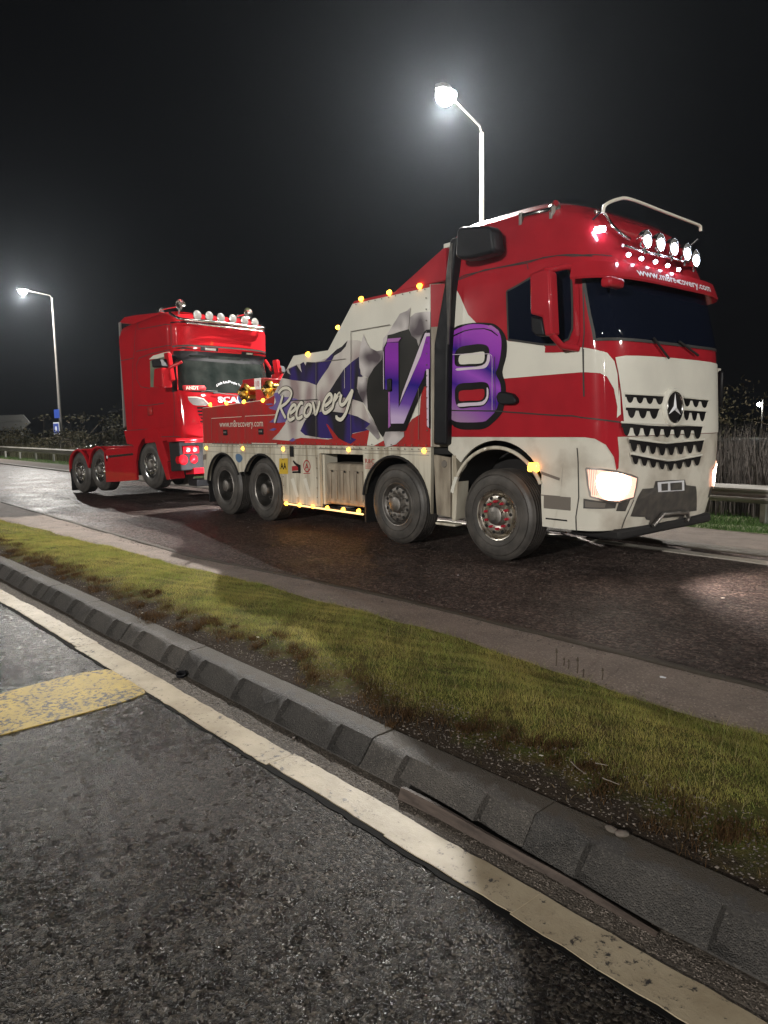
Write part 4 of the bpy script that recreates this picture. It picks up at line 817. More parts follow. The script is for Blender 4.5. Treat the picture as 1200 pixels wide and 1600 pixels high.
for px, py in [(983, 398), (1003, 404), (1025, 409), (1044, 415), (1061, 421)]:
    q = WORLD.plane(px, py, 0, -3.99)
    if mk is None: mk = MB().lathe([(.016, -.02), (.02, 0), (.012, .012), (0, .014)], (0, 0, 0), 'x', 10).build('visor_lamp', M['whitelit'], RTK, smooth=40); k_ = mk
    else: k_ = mk.copy(); COL.objects.link(k_); k_.parent = RTK
    k_.location = (q[0]-OA[0], q[1]-OA[1], q[2])
MB().tube([tuple(p) for p in spline([(-4.32, 6.63, 3.66), (-4.31, 6.66, 3.74), (-4.3, 6.87, 3.83), (-4.3, 7.11, 3.872), (-4.3, 7.8, 3.862), (-4.3, 8.58, 3.85)], 5, False)]+[(-4.3, 8.63, 3.84), (-4.3, 8.64, 3.79)], .017, 8).build('roof_bar', M['cream'], RTK, OA, smooth=50)
for y_ in (6.64, 8.63): MB().tube([(-4.32, y_, 3.70), (-4.55, y_, 3.55)], .01, 6).build('roof_bar_leg', M['black'], RTK, OA)
chp = [CAB.off(*CAB.inv(*p), .05) for p in [(926, 338), (939, 340), (951, 358), (966, 372), (978, 379)]]
MB().tube([tuple(p) for p in spline(chp, 5, False)], .02, 8).build('chrome_roof_tube', M['chrome'], RTK, OA, smooth=50)
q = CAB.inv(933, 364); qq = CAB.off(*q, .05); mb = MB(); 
o = MB().box(-.055, .055, -.02, .02, -.03, .03).build('roof_side_reflection', M['whitelit'], RTK, bevel=.015); o.location = qq-np.array(OA); o.rotation_euler = (math.radians(-10), 0, math.radians(25))  # glowing block stands in for a street lamp's reflection on the roof side
hs, he = WORLD.plane(*Z1(350, 98), 1, 6.42), WORLD.plane(*Z1(492, 68), 1, 6.42)
hv = Vector(he)-Vector(hs); hb = MB(); n_ = 10; pts = [tuple(Vector(hs)+hv*t) for t in (0, .1, .5, .8, .93, 1)]
for i, r_ in enumerate((.028, .02, .022, .028, .045, .075)): pass
def flare(mb, pts, rs, n=14):
    P_ = [Vector(p) for p in pts]; t = (P_[-1]-P_[0]).normalized(); a = t.cross(Vector((0, 0, 1))).normalized(); b_ = a.cross(t)
    V = [tuple(p+(a*math.cos(2*math.pi*j/n)+b_*math.sin(2*math.pi*j/n))*r) for p, r in zip(P_, rs) for j in range(n)]
    Fs = [(i*n+j, i*n+(j+1) % n, (i+1)*n+(j+1) % n, (i+1)*n+j) for i in range(len(P_)-1) for j in range(n)]+[tuple(range(n))]; mb.add(V, Fs)
HR = MB(); flare(HR, pts, (.035, .022, .024, .03, .05, .085)); HR = HR.build('air_horn', M['chrome'], RTK, OA, smooth=50)
for t in (.02, .9): p_ = Vector(hs)+hv*t; MB().box(p_.x-.02, p_.x+.02, p_.y-.03, p_.y+.03, p_.z-.10, p_.z+.03).build('horn_bracket', M['alu'], HR, OA, bevel=.006)
b3('roof_rail', -5.44, -5.12, 6.47, 6.53, 3.765, 3.805, M['white']).rotation_euler = (0, math.radians(-0), 0)
# mirrors
def mirror(sg):
    Y = lambda y: y if sg == 1 else 15.1-y
    ho = [tuple(WORLD.plane(*Z1(*p), 1, 6.05)[[0, 2]]) for p in [(396, 348), (406, 330), (462, 314), (476, 328), (488, 582), (458, 590), (446, 512), (399, 500)]]
    lo = [tuple(WORLD.plane(*Z1(*p), 1, 6.05)[[0, 2]]) for p in [(398, 505), (444, 516), (456, 588), (418, 588), (400, 568)]]
    a, b_ = sorted((Y(6.0), Y(6.14))); h_ = MB().prism_y(ho, a, b_).build('door_mirror', M['red'], RTK, OA, bevel=.03, segs=3)
    a, b_ = sorted((Y(6.01), Y(6.13))); MB().prism_y(lo, a, b_).build('mirror_glass', M['black'], h_, OA, bevel=.02)
    MB().tube([(ho[2][0]-.05, Y(6.05), ho[2][1]-.01), (ho[2][0]+.12, Y(6.18), ho[2][1]+.02), (ho[2][0]+.2, Y(6.31), ho[2][1]+.0)], .032, 8).build('mirror_arm', M['red'], h_, OA, smooth=50)
    MB().tube([(ho[4][0]-.05, Y(6.05), ho[4][1]+.02), (ho[4][0]+.0, Y(6.16), ho[4][1]-.1), (ho[4][0]+.1, Y(6.31), ho[4][1]-.13)], .035, 8).build('mirror_arm', M['red'], h_, OA, smooth=50)
mirror(1); mirror(-1)
o = CAB.off(1.52, 3.02, .16); MB().box(o[0]-.06, o[0]+.06, o[1]-.16, o[1]+.1, 2.86, 2.96).build('kerb_mirror', M['red'], RTK, OA, bevel=.035, segs=3)
# wipers
for (a, b_) in (((880, 598), (940, 680)), ((985, 612), (1060, 668))):
    p1 = CAB.inv(*Z1(*a)); p2 = CAB.inv(*Z1(*b_)); MB().tube([tuple(CAB.off(*p1, .03)), tuple(CAB.off(*p2, .035))], .012, 6).build('wiper', M['matt'], RTK, OA)
# grille: rows of dark slots with scalloped lower edges, slats proud below
def slot(L, Rr, n, drop0, name='grille_slot'):
    """L,R: (u,v) upper ends in Z7; bottom scallops"""
    top_ = [L, Rr]; pts = [L, Rr]; k = n*8; bot = []
    for i in range(k+1):
        t = i/k; u = Rr[0]+(L[0]-Rr[0])*t; v = Rr[1]+(L[1]-Rr[1])*t
        if callable(drop0[2]): v = drop0[2](1-t)
        ph = (t*n) % 1; w = max(0, 1-(abs(ph-.5)/.33)**2)**.5 if 0 < t < 1 else 0
        bot.append((u, v+drop0[0]+(drop0[1]-drop0[0])*w))
    if callable(drop0[2]): up = [(L[0]+(Rr[0]-L[0])*t, drop0[2](t)) for t in np.linspace(0, 1, 9)]
    else: up = [L, Rr]
    S = CAB.patch(name, CAB.tr(Z7, up+bot[1:]), M['ink'], RTK, OA, .0145)
    lip = [(L[0]+(Rr[0]-L[0])*t, (drop0[2](t) if callable(drop0[2]) else L[1]+(Rr[1]-L[1])*t)-7) for t in np.linspace(0, 1, 9)]
    P_ = [CAB.off(*q, .016) for q in CAB.tr(Z7, lip)]; MB().tube([tuple(p) for p in P_], .012, 6).build('grille_slat', M['white'], RTK, OA, smooth=60)
slot((222, 416), (608, 438), 4, (28, 85, None)); slot((790, 455), (1045, 478), 3, (20, 80, None))
slot((230, 546), (560, 560), 3, (30, 105, None)); slot((788, 574), (1020, 590), 3, (22, 98, None))
slot((186, 700), (985, 735), 8, (45, 125, None))
slot((262, 856), (1000, 870), 8, (40, 118, lambda t: 856+14*t+45*(1-abs(2*t-.95)) if True else 0))
slot((280, 1008), (975, 1005), 8, (25, 90, lambda t: 1008+75*(1-abs(2*t-1.1)/1.1)))
sc_ = CAB.tr(Z7, [(685, 550)])[0]; sp = CAB.off(*sc_, .02)
EM = MB().lathe([(.205, -.02), (.205, .012), (.19, .03), (.172, .03), (.168, .02)], tuple(sp), 'x', 40).build('emblem_ring', M['white'], RTK, OA, smooth=40)
MB().lathe([(.17, .018), (0, .02)], tuple(sp), 'x', 36).build('emblem_disc', M['ink'], EM, OA, smooth=60)
MB().lathe([(.150, .022), (.156, .034), (.163, .034), (.169, .022)], tuple(sp), 'x', 40).build('emblem_rim', M['chrome'], EM, OA, smooth=40)
mb = MB()
for a in (90, 210, 330):
    t = math.radians(a); d = np.array([0, math.cos(t), math.sin(t)]); e = np.array([0, -math.sin(t), math.cos(t)]); b0 = sp+np.array([.022, 0, 0])
    mb.add([b0+e*.026, b0+d*.155, b0-e*.026, b0+np.array([.022, 0, 0])], [(0, 1, 3), (1, 2, 3)])
mb.build('emblem_star', M['signwhite'], EM, OA, label='three pointed chrome star')
# headlamps
hl_ = CAB.tr(Zh, [(85, 165), (200, 172), (330, 190), (440, 220), (492, 240), (482, 320), (462, 402), (400, 420), (345, 438), (250, 432), (120, 395), (100, 300)])
hb_ = CAB.tr(Zh, [(172, 236), (240, 204), (345, 208), (432, 245), (430, 322), (392, 384), (322, 418), (235, 406), (180, 340)])
for f_ in (lambda q: q, mir):
    h_ = CAB.patch('headlight', f_(hl_), M['headglow'], RTK, OA, .012); CAB.patch('lamp_element', [tuple(p) for p in spline(f_(hb_), 3)], M['headlit'], h_, OA, .016)
    [CAB.line('lens_rib', f_([hl_[0] if False else CAB.inv(*Zh(100+q_*14, 175)), CAB.inv(*Zh(110+q_*14, 385))]), .006, M['alu'], h_, OA, .0145) for q_ in range(6)]; CAB.line('headlight_bezel', f_(hl_)+f_(hl_)[:1], .02, M['alu'], h_, OA, .014)
    CAB.patch('fog_lamp_recess', f_(CAB.tr(Zh, [(62, 412), (330, 445), (318, 490), (60, 492)])), M['darkgrey'], RTK, OA, .004); CAB.patch('fog_lamp', f_(CAB.tr(Zh, [(75, 430), (240, 448), (235, 485), (75, 482)])), M['seam'], RTK, OA, .009); CAB.patch('bumper_vent', f_(CAB.tr(Zh, [(350, 432), (440, 420), (400, 515), (325, 512)])), M['darkgrey'], RTK, OA, .004)
CAB.patch('bumper_recess', CAB.tr(Zh, [(442, 556), (500, 400), (540, 332), (630, 326), (645, 270), (760, 262), (885, 258), (895, 302), (975, 312), (982, 400), (980, 510), (912, 520), (905, 545), (880, 548), (868, 580), (845, 600), (812, 604), (840, 560), (680, 575), (640, 640), (585, 640), (600, 590), (568, 582), (560, 560)]), M['darkgrey'], RTK, OA, .004)
PLT = CAB.patch('number_plate', CAB.tr(Zh, [(655, 278), (872, 262), (874, 345), (660, 358)]), M['signwhite'], RTK, OA, .014)
for q in ([(684, 290), (738, 286), (738, 344), (686, 348)], [(758, 284), (852, 277), (854, 340), (760, 346)]): CAB.patch('plate_characters', CAB.tr(Zh, q), M['darkgrey'], PLT, OA, .016)
tb = [CAB.off(*q, .04) for q in CAB.tr(Zh, [(600, 632), (640, 580), (682, 530), (780, 520), (880, 515), (890, 560), (872, 592)])]; MB().tube([tuple(p) for p in tb], .022, 8).build('towing_bar', M['alu'], RTK, OA, smooth=50)
CAB.line('bumper_seam', CAB.tr(Zh, [(10, 0), (20, 200), (0, 560), (5, 680)]), .012, M['gap'], RTK, OA, .005); CAB.line('bumper_seam', CAB.tr(Zh, [(470, 420), (400, 570), (365, 668)]), .01, M['gap'], RTK, OA, .005)
MB().box(-4.34, -4.06, 8.80, 8.88, 1.72, 2.16).build('corner_deflector', M['black'], RTK, OA, bevel=.03); b3('deflector_bracket', -4.3, -4.1, 8.79, 8.87, 2.14, 2.19, M['white'])
spot_light('headlamp_beam', (-3.80, 6.72, .93), 190, (-1.2, 7.2, 0.0), 100, (1, .86, .78)); spot_light('headlamp_beam', (-3.80, 8.38, .93), 190, (.5, 8.8, 0.0), 100, (1, .86, .78))
spot_light('roof_lamp_beam', (-3.85, 7.4, 3.3), 25, (4, 7.6, 2.6), 120, (.75, .85, 1))
# boom and winches between body and tail
b3('boom', -12.3, -9.4, 7.35, 7.85, 2.02, 2.36, M['red']); b3('boom_head', -12.75, -12.2, 7.25, 7.95, 2.05, 2.5, M['red'])
for x, y, z, r_ in ((-12.1, 7.05, 2.22, .17), (-11.25, 7.05, 2.24, .16)):
    w_ = MB().lathe([(0, -.22), (r_*.5, -.22), (r_*.55, -.16), (r_, -.15), (r_, -.11), (r_*.7, -.1), (r_*.7, .1), (r_, .11), (r_, .15), (0, .16)], (x, y, z), 'y', 24).build('winch_drum', M['gold'], RTK, OA, smooth=35)
    MB().lathe([(.05, -.26), (.05, .3)], (x, y, z), 'y', 12).build('drum_shaft', M['chrome'], w_, OA, smooth=50)
MB().lathe([(0, -.05), (.1, -.05), (.1, .1), (0, .1)], (-12.5, 7.1, 2.14), 'y', 16).build('hose_reel', M['signblue'], RTK, OA, smooth=35)
pl_ = b3('boom_post', -11.82, -11.56, 6.98, 7.2, 2.0, 2.46, M['redprint']); pl_ = b3('boom_plate', -11.80, -11.58, 6.95, 6.97, 2.26, 2.46, M['signwhite']); side_text('plate_letters', '10', -11.76, 2.31, .10, -11.62, M['redsticker'], y=6.945, parent=pl_)
b3('tow_arm', -13.9, -12.5, 7.3, 7.8, .45, .70, M['matt']); b3('tow_cradle', -14.2, -13.8, 6.7, 8.4, .38, .52, M['matt'])
b3('tail_light_cluster', -12.72, -12.66, 6.36, 6.7, .72, .86, M['redlens']); b3('work_lamp', -12.78, -12.66, 6.42, 6.62, .62, .72, M['whitelit'])
spot_light('work_lamp_beam', (-12.86, 6.75, .95), 55, (-15.2, 6.9, 1.35), 125, (.95, .95, 1), .08)
spot_light('boom_lamp_beam', (-12.8, 7.3, 2.7), 28, (-14.5, 7.1, 2.4), 130, (1, .95, .92), .08)
# wheels
wr = make_wheel('red'); put_wheel(wr, RTK, (-5.44-OA[0], .015, .525), 1, True, 12); put_wheel(wr, RTK, (-5.44-OA[0], 2.485, .525), -1)
wa = make_wheel('alloy'); put_wheel(wa, RTK, (-7.18-OA[0], .03, .525), 1, True); put_wheel(wa, RTK, (-7.18-OA[0], 2.47, .525), -1)
wd = make_wheel('deep', Wd=.33); put_wheel(wd, RTK, (-10.55-OA[0], .03, .525), 1, True)
for x, y, s_ in ((-11.89, .03, 1), (-10.55, 2.47, -1), (-11.89, 2.47, -1)): put_wheel(wd, RTK, (x-OA[0], y, .525), s_, spin=20)
#@@PART3
# ------------------------------------------------------------------ RED TRACTOR UNIT ON TOW
Mx = Matrix([list(r) for r in TRAC.M])
TU = thing('tractor_unit', 'bright red tractor unit with chrome roof lamps, front lifted on tow behind the recovery truck', 'truck', (TX0, TY0, 0), Mx)
Z0_ = (0, 0, 0)
def TX(zf, pts, y=0): return [tuple(TRAC.plane(*zf(*p), 1, y)[[0, 2]]) for p in pts]
def t3(name, x0, x1, y0, y1, z0, z1, m_, parent=None, bevel=.01): return MB().box(x0, x1, y0, y1, z0, z1).build(name, m_, parent or TU, bevel=bevel)
R2 = M['red2']
TC = Shell(TRAC, [1.02, 1.3, 1.9, 2.02, 2.7, 2.84, 3.3, 3.42, 3.52, 3.6, 3.66, 3.7], [5.34, 5.36, 5.32, 5.28, 5.14, 5.22, 5.26, 5.22, 5.1, 4.9, 4.7, 4.4], [2.9]*9+[2.95, 3.05, 3.2], [0]*7+[.02, .05, .12, .25, .55], .42, 2.36, 3.6)
TCB = TC.body('cab_shell', R2, TU, Z0_, 1.30, 3.7, 20, top=True)
TC.body('lower_front', R2, TU, Z0_, 1.02, 1.298, 4, u0=.35, u1=3.65)
MB().prism_y(TX(Zs, [(315, 182), (345, 150), (400, 140), (520, 128), (620, 122), (560, 170), (380, 190)], .2), .2, 2.16).build('roof_spoiler', R2, TU, bevel=.03, segs=3)
MB().prism_y(TX(Zs, [(312, 180), (318, 178), (345, 720), (338, 730)], 0), .02, .06).build('rear_seal', M['signgrey'], TU)
MB().prism_y(TX(Zs, [(343, 740), (470, 740), (540, 775), (500, 735), (360, 810), (365, 815), (410, 800), (440, 770), (480, 748)], 0), .0, .0).v
# side of the cab below the door: fender
fd = TX(Zu, [(112, 262), (290, 255), (420, 240), (520, 240), (560, 300), (600, 420), (670, 640), (650, 660), (690, 870), (650, 880), (600, 720), (540, 560), (510, 430), (470, 370), (400, 345), (340, 375), (290, 470), (265, 640), (240, 600), (230, 445), (150, 430)])
MB().prism_y(fd, -.01, .35).build('front_fender', R2, TU, bevel=.01)
P = arc(3.80, .50, .56, 190, -10, 22); V = [(p[0], .02, p[1]) for p in P]+[(p[0], .5, p[1]) for p in P]; MB().add(V, [(i, i+1, len(P)+i+1, len(P)+i) for i in range(len(P)-1)]).build('wheel_arch', M['matt'], TU, smooth=50)
t3('chassis_frame', -.3, 5.0, .65, 1.7, .62, .92, M['matt'], bevel=0); t3('cab_floor', 3.0, 5.1, .3, 2.06, 1.0, 1.05, M['matt'], bevel=0); t3('engine_block', 4.3, 5.0, .45, 1.9, .5, 1.0, M['matt'])
# sill skirt and rear arches
sk = TX(Zs, [(240, 850), (258, 838), (402, 828), (412, 1000), (300, 1010), (252, 1012)])
SKT = MB().prism_y(sk, 0, .06).build('side_skirt', R2, TU, bevel=.012); MB().prism_y([(p[0], p[1]) for p in sk], 2.3, 2.36).build('side_skirt', R2, TU, bevel=.012)
MB().prism_y(TX(Zs, [(268, 872), (395, 860), (395, 870), (268, 884)], 0), -.008, .0).build('silver_stripe', M['chrome'], SKT); MB().lathe([(0, -.01), (.03, -.008), (.035, 0)], (TX(Zs, [(258, 881)])[0][0], 0, TX(Zs, [(258, 881)])[0][1]), n=14).build('round_badge', M['signwhite'], SKT, smooth=40)
top_ = MB(); 
rf = [(-.38, .55), (-.36, .80), (-.22, .97), (0, 1.07), (.25, 1.10), (.48, 1.05), (.64, .90), (.745, .66), (.86, .92), (1.02, 1.06), (1.28, 1.11), (1.52, 1.07), (1.70, .97), (1.74, .80), (1.74, .55)]
rin = arc(1.32, .53, .535, 22, 158, 12)+[(.745, .60)]+arc(.19, .51, .535, 30, 172, 12)
MB().prism_y(rf[:-2]+[(1.76, .72)]+rin, .0, .06).build('rear_mudguard', R2, TU, bevel=.006)
for cx_, a0, a1 in ((.17, 168, 32), (1.30, 160, 22)):
    P = arc(cx_, .52, .575, a0, a1, 14); V = [(p[0], .03, p[1]) for p in P]+[(p[0], 2.33, p[1]) for p in P]; ob = MB().add(V, [(i, i+1, len(P)+i+1, len(P)+i) for i in range(len(P)-1)]).build('mudguard_top', R2, TU, smooth=50); so = ob.modifiers.new('solid', 'SOLIDIFY'); so.thickness = .02
t3('deck_plate', 1.62, 3.2, .08, 2.28, .93, .98, R2); t3('fifth_wheel', .3, 1.2, .7, 1.65, .95, 1.08, M['matt'], bevel=.04)
for i in range(7): x = .1+i*.28; MB().lathe([(0, .03), (.025, .02), (.03, 0)], (x, .05, 1.105), 'z', 8).build('deck_lamp', M['chrome'], TU, smooth=40)
t3('mud_flap', -.36, -.33, .02, .4, .08, .8, M['matt'], bevel=0); t3('tank', 1.75, 2.9, .1, .6, .35, .9, M['matt'])
# glass
wsl = TC.tr(Zs, [(622, 352), (624, 440), (630, 532)])
zt_ = wsl[0][1]; zb_ = wsl[-1][1]-.03
TW = TC.patch('windscreen', [wsl[0], (1.6, zt_+.03), (2, zt_+.04), (2.4, zt_+.03)]+mir(wsl)+[(2.4, zb_-.02), (2, zb_-.03), (1.6, zb_-.02)]+wsl[::-1][:-1], M['glass2'], TU, Z0_, .006)
TC.patch('windscreen_top_band', [(wsl[0][0]-.1, zt_-.02), (wsl[0][0]-.12, zt_+.12), (1.5, zt_+.16), (2, zt_+.10), (2.5, zt_+.16), (4.12-wsl[0][0], zt_+.12), (4.1-wsl[0][0], zt_-.02), (2.4, zt_-.10), (2, zt_-.11), (1.6, zt_-.10)], M['black'], TU, Z0_, .009)
TC.line('windscreen_pillar_trim', [(wsl[0][0]-.03, zt_), (wsl[-1][0]-.03, wsl[-1][1])], .05, M['chrome'], TU, Z0_, .008)
TC.line('windscreen_pillar', [(wsl[0][0]-.14, zt_+.02), (wsl[-1][0]-.13, wsl[-1][1]-.02)], .14, M['black'], TU, Z0_, .0075)
dw = TC.tr(Zs, [(482, 380), (520, 365), (560, 352), (588, 345), (592, 520), (485, 516)])
M['doorglass'] = mat('door_glass_with_light', (.13, .16, .12), .1, coat=1, col2=(.2, .22, .16), nscale=2)  # pale green puts the light showing in the window into the colour
TC.patch('door_window', dw, M['doorglass'], TU, Z0_, .006); TC.patch('door_window', mir(dw), M['doorglass'], TU, Z0_, .006)
TC.patch('window_top_trim', TC.tr(Zs, [(478, 372), (500, 352), (560, 335), (588, 332), (588, 352), (520, 368)]), M['cream'], TU, Z0_, .009)
for q in ([(412, 400), (425, 365), (480, 345), (590, 322)], [(412, 400), (415, 480), (435, 515), (480, 522)], [(320, 378), (395, 366), (390, 720)], [(420, 215), (590, 192), (592, 300)], [(420, 215), (425, 130)], [(395, 365), (400, 330), (425, 130)], [(355, 745), (470, 735), (540, 775), (640, 775)], [(420, 610), (470, 612), (555, 600)], [(600, 530), (605, 770)], [(410, 330), (590, 300)]):
    TC.line('cab_seam', TC.tr(Zs, q), .014, M['gap'] if q[0][0] != 420 else M['gap'], TU, Z0_, .004)
o = TC.tr(Zs, [(470, 620), (495, 620), (498, 660), (474, 665)]); TC.patch('door_handle', o, M['redprint'], TU, Z0_, .012, thick=.015)
TC.patch('front_header_panel', [(1.28, 2.88), (1.26, 3.25), (1.6, 3.28), (2.4, 3.28), (2.74, 3.25), (2.72, 2.88), (2.4, 2.9), (2, 2.91), (1.6, 2.9)], M['red2'], TU, Z0_, .012)
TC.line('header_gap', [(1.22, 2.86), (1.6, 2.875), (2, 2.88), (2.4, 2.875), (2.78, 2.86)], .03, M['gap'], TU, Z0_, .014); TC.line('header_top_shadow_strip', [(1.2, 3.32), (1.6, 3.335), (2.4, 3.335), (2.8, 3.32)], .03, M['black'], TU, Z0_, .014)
TC.line('visor_edge', [(1.2, 2.80), (1.6, 2.80), (2.4, 2.80), (2.8, 2.80)], .035, M['red2'], TU, Z0_, .02)
for px, py in ((780, 318), (990, 340)):
    q = TC.inv(*Zs(px, py)); TC.patch('visor_marker_housing', [(q[0]-.085, q[1]-.03), (q[0]-.085, q[1]+.03), (q[0]+.085, q[1]+.03), (q[0]+.085, q[1]-.03)], M['black'], TU, Z0_, .024); TC.patch('visor_marker', [(q[0]-.03, q[1]-.015), (q[0]-.03, q[1]+.018), (q[0]+.07, q[1]+.018), (q[0]+.07, q[1]-.015)], M['lens'], TU, Z0_, .028)
# name board, arched sticker, maker lettering
def surf_text(shell, txt, uc, zc, w, h, m_, parent, o, off=Z0_, arc_h=0, bold=0, name='lettering', label=None):
    vs, fs = text_mesh(txt, 1, bold=bold); wt = max(v[0] for v in vs); us = np.linspace(1.02, 2.98, 300); L_ = shell.pt(us, zc); cum = np.concatenate([[0], np.cumsum(np.linalg.norm(np.diff(L_, axis=0), axis=1))]); c0 = np.interp(uc, us, cum)
    V = []
    for v in vs:
        t = v[0]/wt-.5; V.append(tuple(shell.off(np.interp(c0+t*w, cum, us), zc+v[1]/.7*h-arc_h*4*t*t, o)))
    return MB().add(V, fs).build(name, m_, parent, off, label=label or ('lettering '+txt), recalc=False)
q = TC.inv(*Zt(318, 862)); NB = TC.patch('name_board', [(q[0]-.2, q[1]-.055), (q[0]-.22, q[1]), (q[0]-.2, q[1]+.055), (q[0]+.2, q[1]+.055), (q[0]+.22, q[1]), (q[0]+.2, q[1]-.055)], M['redsticker'], TU, Z0_, .012, 'red name board lettered ANDY', .006)
surf_text(TC, 'ANDY', q[0], q[1]-.035, .26, .075, M['cream'], NB, .018, bold=.02)
q = TC.inv(*Zt(670, 812)); surf_text(TC, 'Little Lou Purple Tu', q[0], q[1], .62, .05, M['signwhite'], TW, .010, arc_h=.09, bold=.01, name='arched_sticker')
q = TC.inv(*Zt(760, 1000)); surf_text(TC, 'SCANIA', q[0], q[1]-.01, .92, .115, M['signwhite'], TCB, .008, bold=.05, name='maker_lettering')
for a, b_ in (((400, 905), (560, 900)), ((520, 915), (760, 940))):
    p1, p2 = TC.inv(*Zt(*a)), TC.inv(*Zt(*b_)); MB().tube([tuple(TC.off(*p1, .03)), tuple(TC.off((p1[0]+p2[0])/2, (p1[1]+p2[1])/2+.015, .035)), tuple(TC.off(*p2, .03))], .01, 6).build('wiper', M['gap'], TU)
TC.patch('corner_lamp', [tuple(p) for p in spline(TC.tr(Zt, [(275, 955), (360, 955), (430, 975), (472, 1020), (440, 1035), (320, 1025)]), 3)], M['lens'], TU, Z0_, .01)
TC.line('corner_lamp_edge', TC.tr(Zt, [(275, 952), (360, 952), (430, 970), (476, 1020)]), .02, M['cream'], TU, Z0_, .014)
TC.line('grille_edge', TC.tr(Zs, [(650, 545), (690, 600), (725, 660), (750, 740)]), .02, M['redlens'], TU, Z0_, .02); TC.line('front_crease', TC.tr(Zs, [(650, 560), (700, 610), (745, 690)]), .03, M['red2'], TU, Z0_, .02)
for i in range(5): TC.line('grille_bar', [(1.62, 1.62-.07*i), (2, 1.62-.07*i), (2.38, 1.62-.07*i)], .035, M['ink'], TU, Z0_, .008)
# bumper and red-lit lamps
def FXT(zf, pts, X): return [tuple(TRAC.plane(*zf(*p), 0, X)[[1, 2]]) for p in pts]
hd = FXT(Zu, [(738, 395), (790, 380), (830, 332), (1080, 330), (1080, 440), (745, 440)], 5.3)
y0b = hd[0][0]
MB().box(5.0, 5.36, y0b, 2.36-y0b, .96, 1.02).build('bumper_top', R2, TU, bevel=.02); MB().box(4.9, 5.28, y0b+.1, 2.26-y0b, .38, .96).build('bumper_core', M['matt'], TU, bevel=.02)
for zf_, pts, nm in ((Zu, [(845, 455), (1045, 452), (1050, 545), (850, 540)], 'headlamp'), (Zu, [(798, 585), (910, 582), (912, 668), (800, 672)], 'fog_lamp'), (Zu, [(940, 575), (1035, 575), (1035, 660), (942, 660)], 'fog_lamp')):
    q = FXT(zf_, pts, 5.3); ys = [p[0] for p in q]; zs = [p[1] for p in q]
    for m_ in (0, 1):
        a, b_ = min(ys), max(ys)
        if m_: a, b_ = 2.36-b_, 2.36-a
        if nm == 'headlamp':
            hh = MB().box(5.2, 5.31, a, b_, min(zs), max(zs)).build(nm, M['redlens'], TU, bevel=.02); 
            for j in range(2): MB().lathe([(.05, 0), (.045, .015), (0, .02)], (5.31, a+(b_-a)*(.3+.4*j), (min(zs)+max(zs))/2), 'x', 14).build('lamp_reflector', M['lens'], hh, smooth=40)
        else: MB().lathe([(.0, -.1), ((b_-a)/2, -.1), ((b_-a)/2, .02), ((b_-a)/2-.02, .035), (0, .04)], (5.27, (a+b_)/2, (min(zs)+max(zs))/2), 'x', 18).build(nm, M['redlens'], TU, smooth=40)
t3('bumper_bar', 5.0, 5.3, -.02, 2.38, .93, .965, R2); t3('lower_bumper', 5.0, 5.32, .12, 2.24, .30, .42, M['redlens'])
t3('front_arch_filler', 4.55, 4.9, .06, .5, .55, 1.1, M['matt']); MB().tube([(4.75, .0, .62), (4.95, .02, .74), (5.2, .05, .80)], .025, 8).build('hose', M['alu'], TU, smooth=50)
# roof lamps and horns
lb = [TRAC.plane(*Zt(*p), 0, 5.35) for p in [(170, 90), (205, 150), (255, 185), (600, 215), (1000, 270), (1020, 235), (985, 190)]]
lb = [(5.05, lb[0][1]+.0, lb[0][2]), (5.2, lb[1][1], lb[1][2])]+[tuple(p) for p in lb[2:5]]+[(5.25, lb[5][1], lb[5][2]), (5.1, lb[6][1], lb[6][2])]
MB().tube([tuple(p) for p in spline(lb, 4, False)], .03, 10).build('roof_lamp_bar', M['chrome'], TU, smooth=50); MB().tube([(lb[2][0]+.02, lb[2][1], lb[2][2]-.07), (lb[4][0]+.02, lb[4][1], lb[4][2]-.07)], .015, 8).build('lamp_bar_rail', M['chrome'], TU, smooth=50)
s0 = None
for px, py in ((362, 132), (480, 142), (595, 158), (712, 170), (828, 188), (930, 205)):
    q = TRAC.plane(*Zt(px, py), 0, 5.33)
    if s0 is None:
        s0 = MB().lathe([(0, -.1), (.06, -.09), (.09, -.03), (.10, .02), (.094, .03)], (0, 0, 0), 'x', 22).build('roof_lamp', M['chrome'], TU, smooth=40); MB().lathe([(.094, .026), (.05, .04), (0, .044)], (0, 0, 0), 'x', 22).build('lamp_glass', M['lens'], s0, smooth=40); k_ = s0
    else: k_ = copy_tree(s0, TU)
    k_.location = (q[0], q[1], q[2]-.02)
for (a, b_) in (((600, 195), (870, 135)), ((30, 85), (205, 40))): pass
for ya, (ha, hb2) in ((.25, ((5, 85), (205, 42))), (1.95, ((760, 150), (870, 120)))):
    p1, p2 = TRAC.plane(*Zt(*ha), 1, ya), TRAC.plane(*Zt(*hb2), 1, ya); v_ = Vector(p2)-Vector(p1); hr = MB(); flare(hr, [tuple(Vector(p1)+v_*t) for t in (0, .1, .6, .85, .95, 1)], (.03, .02, .022, .035, .07, .115)); h_ = hr.build('air_horn', M['chrome'], TU, smooth=50)
    MB().box(p1[0]-.08, p1[0]+.05, p1[1]-.05, p1[1]+.05, p1[2]-.07, p1[2]+.03).build('horn_mount', M['chrome'], h_, bevel=.01); MB().tube([tuple(Vector(p2)-v_*.1), (p2[0]-.1, p2[1], p2[2]-.25)], .015, 6).build('horn_leg', M['chrome'], h_)
